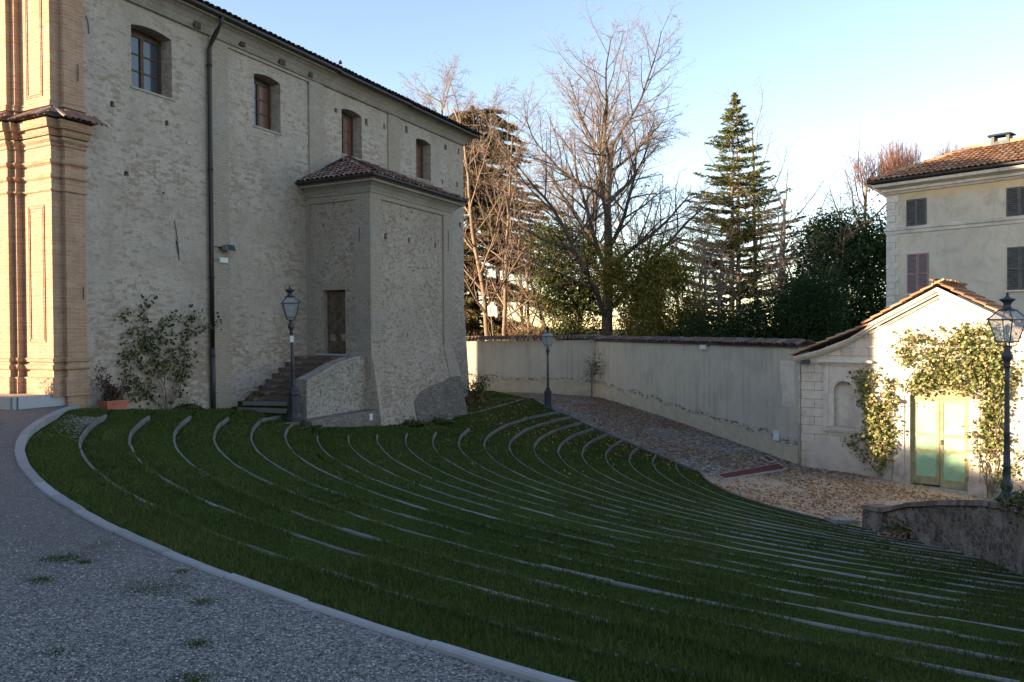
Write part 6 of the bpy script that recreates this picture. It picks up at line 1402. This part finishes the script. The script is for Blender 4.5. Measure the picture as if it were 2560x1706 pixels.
def bush(name, label, base, lumps, n, size, leafm, seed, trunk=None, cat='bush', twigs=0, twigm='twig_dry', shell=.75):
    """lumps: (x,y,z, rx,ry,rz)"""
    o = empty(name, base, 0, label, cat); g = np.random.default_rng(seed); vol = np.array([l[3] * l[5] for l in lumps]); ch = g.choice(len(lumps), n, p=vol / vol.sum()); La = np.array(lumps)[ch]
    d = g.normal(size=(n, 3)); d /= np.linalg.norm(d, axis=1)[:, None]; rr2 = (shell + (1.05 - shell) * g.random(n)) ** 1.0 * np.where(g.random(n) < .3, g.random(n), 1); d *= rr2[:, None]
    # sub-clumps: pull the points towards random twig ends so that gaps open between them
    P_ = La[:, :3] + d * La[:, 3:6]; nc = max(30, n // 55); cen = P_[g.choice(n, nc)]; 
    idx = g.integers(0, nc, n); keep = g.random(n) < .68; P_[keep] = cen[idx[keep]] + g.normal(0, 1, (keep.sum(), 3)) * size * np.array([2.0, 2.0, 1.6])
    v_, f_ = leaves_mesh(P_, size, g, .5); mesh_np('crown', v_, f_, M[leafm], o)
    S = []
    c_ = cen[g.choice(nc, min(nc, 40))]
    for q in c_: rt = np.array([g.normal(0, .15), g.normal(0, .15), 0]) ; m_ = (rt + q) / 2 + g.normal(0, .15, 3) * (1, 1, .3); m_[2] = max(m_[2], .05); S.append([*rt, *m_, .035 if trunk is None else trunk, .02]); S.append([*m_, *q, .02, .008])
    for _ in range(twigs):
        q = P_[g.integers(0, n)]; e = q + g.normal(0, .35, 3) + np.array([0, 0, .2]); S.append([*q, *e, .008, .004])
    v_, f_ = tubes_np(S, 4); mesh_np('trunk' if trunk else 'stem', v_, f_, M['bark' if trunk else twigm], o); return o
gl = np.random.default_rng(101)
L_ = [(0, 0, 6.2, 2.9, 2.3, 2.9), (-1.6, -.3, 4.6, 1.9, 1.8, 2.4), (1.7, 0, 5.4, 2.3, 2.0, 2.9), (.6, 0, 8.2, 2.5, 2.0, 1.9), (-.9, 0, 7.8, 2.0, 1.8, 1.8), (2.4, .2, 7.6, 1.6, 1.6, 1.6), (0, 0, 2.4, 3.2, 2.2, 2.4), (2.6, 0, 2.5, 2, 2, 2.3)]
bush('laurel_tree', 'very dense rounded dark evergreen tree right against the villa corner', at(2105, 56), L_, 46000, .20, 'leaf_laurel', 102, .12, 'tree', shell=.8).scale = (1.14, 1.14, 1.16)
L_ = [(0, 0, 4.4, 1.25, 1.2, 2.0), (-.5, 0, 2.6, 1.5, 1.3, 2.0), (.8, 0, 5.2, .8, .8, 1.2)]
bush('laurel_tree', 'narrower dark evergreen shoulder growing left of the dense rounded evergreen', at(2010, 49), L_, 12000, .17, 'leaf_laurel', 103, .09, 'tree', shell=.6)
L_ = [(-4.6, 0, 1.6, 1.3, 1, 1.9), (-3.2, 0, 2.0, 1.6, 1.1, 2.2), (-1.8, .2, 2.3, 1.6, 1.1, 2.3), (-.4, 0, 2.6, 1.6, 1.2, 2.5), (1.0, .1, 3.0, 1.7, 1.2, 2.8), (2.4, 0, 3.3, 1.7, 1.2, 3.1), (3.8, 0, 3.8, 1.6, 1.2, 3.6)]
bush('evergreen_hedge', 'low dark evergreen shrubs massed above the garden wall, right of centre', at(1880, 46), L_, 48000, .15, 'leaf_laurel', 104, shell=.6)
L_ = [(0, 0, 1.3, 1.3, 1, 1.7), (-1.2, 0, .8, 1.2, .9, 1.3), (1.2, 0, 1.0, 1.2, .9, 1.4), (.3, 0, 2.6, .7, .6, 1.0)]
bush('shrub', 'loose green shrub above the wall behind the far lamp post', at(1395, 47.5), L_, 14000, .15, 'leaf_ivy', 105, twigs=200)
L_ = [(-1.8, 0, 1.0, 1.5, 1, 1.4), (0, 0, 1.2, 1.5, 1, 1.6), (1.8, 0, 1.5, 1.4, 1, 1.9), (2.6, 0, 2.2, 1.0, .8, 1.4)]
bush('thicket', 'brown tangled thicket of twigs and dull leaves beside the church end', at(1235, 48.5), L_, 22000, .15, 'leaf_cedar', 106, twigs=5000, cat='bush')
L_ = [(0, 0, 2.4, 1.5, 1.0, 2.4), (.7, 0, 5.0, 1.7, 1.0, 2.2), (-1.0, 0, 6.6, 1.5, 1.0, 1.9), (.8, 0, .9, 1.6, .9, 1.3), (1.4, 0, 7.4, 1.2, .9, 1.4)]
bush('ivy_clad_tree', 'ochre and green leafy growth around the foot of the tallest bare tree', at(1585, 47), L_, 23000, .17, 'leaf_autumn', 107, .07, 'tree', twigs=500, shell=.35)
L_ = [(0, 0, 3.0, 1.8, 1.2, 2.8), (-.8, 0, 6.2, 1.8, 1.1, 2.0), (1.1, 0, 5.6, 1.3, .9, 1.7), (-1.1, 0, 8.8, 1.4, .9, 1.6), (.9, 0, 8.2, 1.1, .9, 1.3), (.2, 0, .9, 1.9, 1, 1.2)]
bush('maple_tree', 'small maple keeping dull green leaves, left of the tallest bare tree', at(1430, 49.5), L_, 24000, .18, 'leaf_ivy', 108, .08, 'tree', twigs=500, shell=.35)
L_ = [(0, 0, 2.6, 1.6, 1.1, 2.6), (1.3, 0, 3.9, 1.3, .9, 2.3), (-1.1, 0, 5.2, 1.4, .9, 2.3), (.4, 0, .9, 2.0, 1, 1.2), (.4, 0, 6.6, 1.2, .9, 1.5)]
bush('young_maple', 'thin young maple with ochre leaves and pale stems right of the tallest bare tree', at(1670, 48.5), L_, 20000, .17, 'leaf_autumn', 109, .06, 'tree', twigs=500, shell=.3)
# plants along the walls in the court
p = G(1180, 985, -1.5); L_ = [(0, 0, .45, .35, .35, .5), (.25, 0, .8, .3, .3, .35)]
bush('shrub', 'small dark shrub by the far corner of the church', (p[0] - .05 + .45, p[1] - 5.0, -1.5), L_, 900, .10, 'leaf_ivy', 110, twigs=60)
def small_tree():
    x, y, z = gwp(.25, -.35, -1.93); o = empty('small_tree', (x, y, z), wang, 'little espaliered tree with a few brown leaves against the garden wall', 'tree'); g = np.random.default_rng(5)
    S = [[0, 0, 0, .02, 0, .9, .045, .04], [.02, 0, .9, 0, 0, 1.4, .04, .03]]; Lp = []
    for i in range(11):
        z0 = .7 + i * .1; sd_ = 1 if i % 2 else -1; a = np.array([0, 0, z0]); b = a + np.array([sd_ * g.uniform(.3, .6), g.normal(0, .05), g.uniform(.1, .45)]); c_ = b + np.array([sd_ * g.uniform(.1, .4), 0, g.uniform(-.1, .4)]); S += [[*a, *b, .02, .012], [*b, *c_, .012, .006]]
        Lp += [c_ + g.normal(0, .13, 3) for _ in range(26)] + [b + g.normal(0, .12, 3) for _ in range(10)]
    v_, f_ = tubes_np(S, 5); mesh_np('trunk', v_, f_, M['bark'], o); v_, f_ = leaves_mesh(np.array(Lp), .11, g); mesh_np('crown', v_, f_, island_mat('brown_green_leaves', [(0, (.05, .045, .03)), (.6, (.13, .10, .05)), (1, (.2, .13, .06))], .8, .2), o)
small_tree()
L_ = [(0, 0, .10, .45, .2, .14), (.3, .2, .12, .3, .2, .12)]
bush('creeping_plant', 'green creeper spilling over the right end of the stone wall coping', (7.45, 11.9, -.93), L_, 900, .07, 'leaf_shrub', 112, cat='plant')
L_ = [(0, 0, .1, .16, .12, .14)]
bush('fern', 'small tuft of fern growing at the foot of the stone wall', (8.22, 17.6, -2.78), L_, 260, .08, 'leaf_shrub', 113, cat='plant')
p = chw(5.55, -.35)
bush('fern', 'small fern at the church wall above the short stone steps', (p[0], p[1], -.38), [(0, 0, .1, .2, .1, .12)], 260, .08, 'leaf_shrub', 114, cat='plant')

for i, (lx0, ly0, w3, lab) in enumerate(((2.9, -.25, .25, 'small weeds at the church wall foot right of the climbing rose'), (9.3, -3.35, .35, 'grass clump at the foot of the battered chapel corner'), (11.0, -3.42, .3, 'weeds at the foot of the dark stone base of the chapel'))):
    q_ = chw(lx0, ly0); zz_ = float(ground_z(q_[0], q_[1])); bush('weeds', lab, (q_[0], q_[1], zz_ + (.02 if i else .0)), [(0, 0, .07, w3, .15, .11)], 420, .06, 'leaf_shrub', 130 + i, cat='weeds', twigm='leaf_shrub')
# ================================================================== unseen house and hedge, added on the left to shade yard and gate
sh = empty('shading_house', (-22, 2, 0), math.atan2(SUN_XY.y, SUN_XY.x), 'unseen plain house added off to the left to shade the yard', 'house')
mb = MB(); 
def toloc(x, y): c_, s_ = SUN_XY.x, SUN_XY.y; dx, dy = x + 22, y - 2; return (c_ * dx + s_ * dy, -s_ * dx + c_ * dy)
q = [toloc(*a) for a in ((-16, 12.9), (-30, 8.2), (-20, -26), (-8, -24))]; mb.prism(q, -.2, 7.0, 'xy'); mb.build('wall', M['cove'], sh)
mb = MB(); cx2 = sum(a[0] for a in q) / 4; cy2 = sum(a[1] for a in q) / 4; mb.add([(a[0] * 1.03, a[1] * 1.03, 7.0) for a in q] + [(cx2, cy2, 8.6)], [[0, 1, 4], [1, 2, 4], [2, 3, 4], [3, 0, 4]]); mb.build('roof', M['tile_old'], sh)
L_ = [(x, y, h_ * .85, .55, .5, h_) for x, y, h_ in [(-.0, 0, .66), (.1, .5, .66), (.1, 1.0, .66), (.1, 1.5, .68), (.1, 2.0, .70), (.1, 2.5, .76), (.1, 3.0, .86), (.1, 3.4, .95), (.1, 3.8, .92), (.1, 4.2, .66)]]
bush('shading_hedge', 'unseen low hedge added off to the left, shaped to shade yard and gate', (-14.4, 13.0, -.02), L_, 42000, .07, 'leaf_shrub', 120, shell=.4)  # added out of frame; its humps shape the shadow edge on the gate doors

# ================================================================== grass, gravel stones, fallen leaves
def inside_lawn(x, y):
    kf = (RR - np.hypot(x - CX, y - CY)) / TT; ang = np.degrees(np.arctan2(y - CY, x - CX)) % 360
    kk = np.linspace(0, 22, 89); fe = np.array([far_end(RR - TT * q) for q in kk]); ne = np.array([near_end(RR - TT * q) for q in kk])
    ok = (kf > .06) & (kf < 21.97) & (ang > np.interp(kf, kk, fe) + .15) & (ang < np.interp(kf, kk, ne) - .1)
    lx, ly = chl_a(x, y); ok &= ~((ly > -.02)); ok &= ~((lx > 4.8) & (lx < 13.75) & (ly > -3.0)); return ok, kf
def vis(x, y, m_=0.03): t = x / np.maximum(y, .1); return (np.abs(t) < .6205 + m_) & (y > 2.2)
kx = np.linspace(0, 0, 1)
g = np.random.default_rng(200)
GP = []
for (y0, y1, dn) in ((2.4, 5.5, 5200), (5.5, 8.5, 3000), (8.5, 12, 1500), (12, 17, 800), (17, 24, 420), (24, 42, 180)):
    n = int((y1 - y0) * 1.3 * (y1) * dn * 1.0); n = min(n, 420000); y = g.uniform(y0, y1, n); x = g.uniform(-.66, .66, n) * y
    a_full = (y1 ** 2 - y0 ** 2) * .66; want = a_full * dn; sel = g.random(n) < (y / y1) * min(1, want / n * 2 * y1 / (y0 + y1)); x, y = x[sel], y[sel]
    ok, kf = inside_lawn(x, y); ok &= vis(x, y); GP.append(np.stack([x[ok], y[ok], kf[ok]], 1))
GP = np.concatenate(GP); n = len(GP)
x, y, kf = GP.T; fr = kf - np.floor(kf); z = ground_z(x, y)
nz = np.sin(x * 2.3 + 1.3 * np.sin(y * 1.7)) * np.cos(y * 2.1 + 1.1 * np.sin(x * 1.9)) ; nz2 = np.sin(x * .8 + y * .5 + 2) * np.cos(y * .7 - x * .4)
hgt = (.036 + .014 * nz + .010 * nz2) * g.uniform(.5, 1.35, n)
edge = np.minimum(fr, 1 - fr) * TT
near = np.clip(1.35 - (y - 4) / 26, .6, 1.35); cov = (nz * .6 + nz2 * .6 + g.normal(0, .15, n))
uph = (1 - fr) * TT; hgt *= np.where(uph < .12, np.where(cov > np.interp(y, [3, 6, 9, 13, 19, 26], [-.8, -.6, -.25, .2, .7, 1.3]), 1.3 * near, .15), np.where((uph < .35) & (y > 9), .6, 1.0))
ang_ = np.degrees(np.arctan2(y - CY, x - CX)) % 360; bare = (kf < 1.4) & (ang_ < 205) & (nz + nz2 * .7 + g.normal(0, .35, n) > -.25); hgt = np.where(bare, hgt * .15, hgt)
hgt *= np.where(fr * TT < .06, .6, 1)
big_ = 1 + np.clip((y - 8) / 14, 0, 1.2); a = g.uniform(0, 6.283, n); w_ = .0032 * big_ * g.uniform(.7, 1.4, n) * (1 + y * .12)
lean = hgt * g.uniform(.1, .8, n); b = g.uniform(0, 6.283, n)
P0 = np.stack([x - np.cos(a) * w_, y - np.sin(a) * w_, z - .004], 1); P1 = np.stack([x + np.cos(a) * w_, y + np.sin(a) * w_, z - .004], 1); P2 = np.stack([x + np.cos(b) * lean, y + np.sin(b) * lean, z + hgt * (1 + .25 * (big_ - 1))], 1)
Vg = np.stack([P0, P1, P2], 1).reshape(-1, 3); tag(mesh_np('grass', Vg, np.arange(3 * n).reshape(-1, 3), M['grass']), 'short green grass covering the lawn terraces', 'grass', kind='stuff')
print('grass blades', n)
# gravel stones
n = 150000; y = 2.3 + 10 * g.random(n) ** 1.6; x = g.uniform(-.66, .2, n) * y; ok = (np.hypot(x - CX, y - CY) > RR + .1) & vis(x, y); lx, ly = chl_a(x, y); x, y = x[ok], y[ok]
dn = np.sin(x * .9 + 1) * np.cos(y * .8 + x * .3); sel = g.random(len(x)) < np.clip(1.25 + .25 * dn - (y * .16 - x * .10) * .65, .14, 1); x, y = x[sel], y[sel]; n = len(x); s = g.uniform(.003, .0085, n) * (1 + .4 * (g.random(n) > .96))
oc = np.array([[1, 0, 0], [-1, 0, 0], [0, 1, 0], [0, -1, 0], [0, 0, .7], [0, 0, -.7]]); of = np.array([[0, 2, 4], [2, 1, 4], [1, 3, 4], [3, 0, 4]])
rot = g.uniform(0, 6.28, n); c_, s_ = np.cos(rot), np.sin(rot); k_ = oc[None] * g.uniform(.6, 1.3, (n, 1, 3)) * s[:, None, None] + g.normal(0, .0012, (n, 6, 3)); Vx = k_[..., 0] * c_[:, None] - k_[..., 1] * s_[:, None] + x[:, None]; Vy = k_[..., 0] * s_[:, None] + k_[..., 1] * c_[:, None] + y[:, None]
Vz = k_[..., 2] + (-.010 + .010 * np.sin(x * .9 + 1) * np.cos(y * .7) + s * .3)[:, None]; Vv = np.stack([Vx, Vy, Vz], -1).reshape(-1, 3); Fc = (np.arange(n) * 6)[:, None, None] + of[None]
tag(mesh_np('gravel', Vv, Fc.reshape(-1, 3), M['pebble']), 'loose grey gravel stones on the yard', 'gravel', kind='stuff')
nb = 2200; ab = np.radians(g.uniform(197.5, 207, nb)); rb = RR - TT * g.uniform(.1, .95, nb) ; xb_, yb_ = CX + rb * np.cos(ab), CY + rb * np.sin(ab); sb = g.uniform(.006, .016, nb); keepb = g.random(nb) < .5 + .5 * np.sin(xb_ * 3 + yb_ * 2); xb_, yb_, sb = xb_[keepb], yb_[keepb], sb[keepb]; nb = len(xb_)
kb = oc[None] * g.uniform(.6, 1.3, (nb, 1, 3)) * sb[:, None, None] + np.stack([xb_, yb_, ground_z(xb_, yb_) + .006], 1)[:, None, :]
tag(mesh_np('gravel', kb.reshape(-1, 3), ((np.arange(nb) * 6)[:, None, None] + of[None]).reshape(-1, 3), M['pebble']), 'stones spilt over the bare earth of the first lawn strip near the church', 'gravel', kind='stuff')
# weeds in the gravel
WG = 'grass tufts in the gravel yard'
wl_ = [((380, 1472), .22, 'widest dark grass tuft in the gravel yard, near the kerb'), ((155, 1395), .13, 'olive weed patch left of the widest tuft in the gravel'), ((502, 1505), .08, 'small slanting green tuft right of the widest tuft'), ((495, 1607), .07, 'bright green tuft in the gravel below the slanting tuft'), ((485, 1694), .08, 'dark tuft at the bottom edge of the gravel yard'), ((455, 1348 + 80), .05, 'tiny tuft in the gravel beside the curved kerb'), ((145, 1630), .06, 'brownish weed patch low in the left part of the gravel'), ((100, 1450), .09, 'flat olive weed patch near the left edge of the gravel'), ((213, 1404), .05, 'tiny dark weed right of the olive patch')]
for (px, py), s_, lab in wl_:
    p = G(px, py, 0); o = empty('grass_tuft', (p[0], p[1], -.01), 0, lab, 'weed', WG); k = int(420 * s_ / .1); q = np.stack([g.normal(0, s_ * .6, k), g.normal(0, s_ * .45, k), np.zeros(k)], 1); a = g.uniform(0, 6.28, k); hh_ = g.uniform(.006, .028, k); ln = hh_[:, None] * np.stack([np.cos(a * 3), np.sin(a * 3)], 1) * .8
    V3 = np.stack([q - np.stack([np.cos(a) * .003, np.sin(a) * .003, 0 * a], 1), q + np.stack([np.cos(a) * .003, np.sin(a) * .003, 0 * a], 1), q + np.concatenate([ln, hh_[:, None]], 1)], 1).reshape(-1, 3); mesh_np('blades', V3, np.arange(3 * k).reshape(-1, 3), M['grass'], o)
# fallen leaves
def scatter_path(n, yr, jx):
    out = []; tri = PATHV.reshape(nr, na + 1, 3)
    while len(out) < n:
        i = g.integers(0, nr - 1); j = g.integers(0, na); p = tri[i, j] + (tri[i + 1, j] - tri[i, j]) * g.random() + (tri[i, j + 1] - tri[i, j]) * g.random()
        d_ = .35 + .65 * (math.sin(p[0] * 1.1 + p[1] * .5) * math.cos(p[1] * .6) > -.2)
        area = np.linalg.norm(np.cross(tri[i + 1, j] - tri[i, j], tri[i, j + 1] - tri[i, j]))
        if g.random() < d_ * min(1, area / .15): out.append(p + (0, 0, .012))
    return np.array(out)
P_ = scatter_path(23000, None, None); v_, f_ = leaves_mesh(P_, .075, g, .8, flat=.85); mesh_l = tag(mesh_np('fallen_leaves', v_, f_, M['fallen']), 'brown and ochre fallen leaves scattered over the cobbled path and courtyard', 'leaves', kind='stuff')
n = 5200; y = g.uniform(20, 38, n); x = g.uniform(-2, 8, n); ok, kf = inside_lawn(x, y); ang = np.degrees(np.arctan2(y - CY, x - CX)) % 360; ok &= g.random(n) < np.exp(-(ang - 166) / 7); x, y = x[ok], y[ok]; P_ = np.stack([x, y, ground_z(x, y) + .04], 1)
n2 = 60; y2 = g.uniform(4, 20, n2); x2 = g.uniform(-.6, .6, n2) * y2; ok, _ = inside_lawn(x2, y2); P2 = np.stack([x2[ok], y2[ok] , ground_z(x2[ok], y2[ok]) + .03], 1)[:0]
v_, f_ = leaves_mesh(np.concatenate([P_, P2]), .07, g, .75, flat=.6); tag(mesh_np('fallen_leaves', v_, f_, M['fallen']), 'sparse yellow-brown leaves lying in the grass near the far kerb ends', 'leaves', kind='stuff')
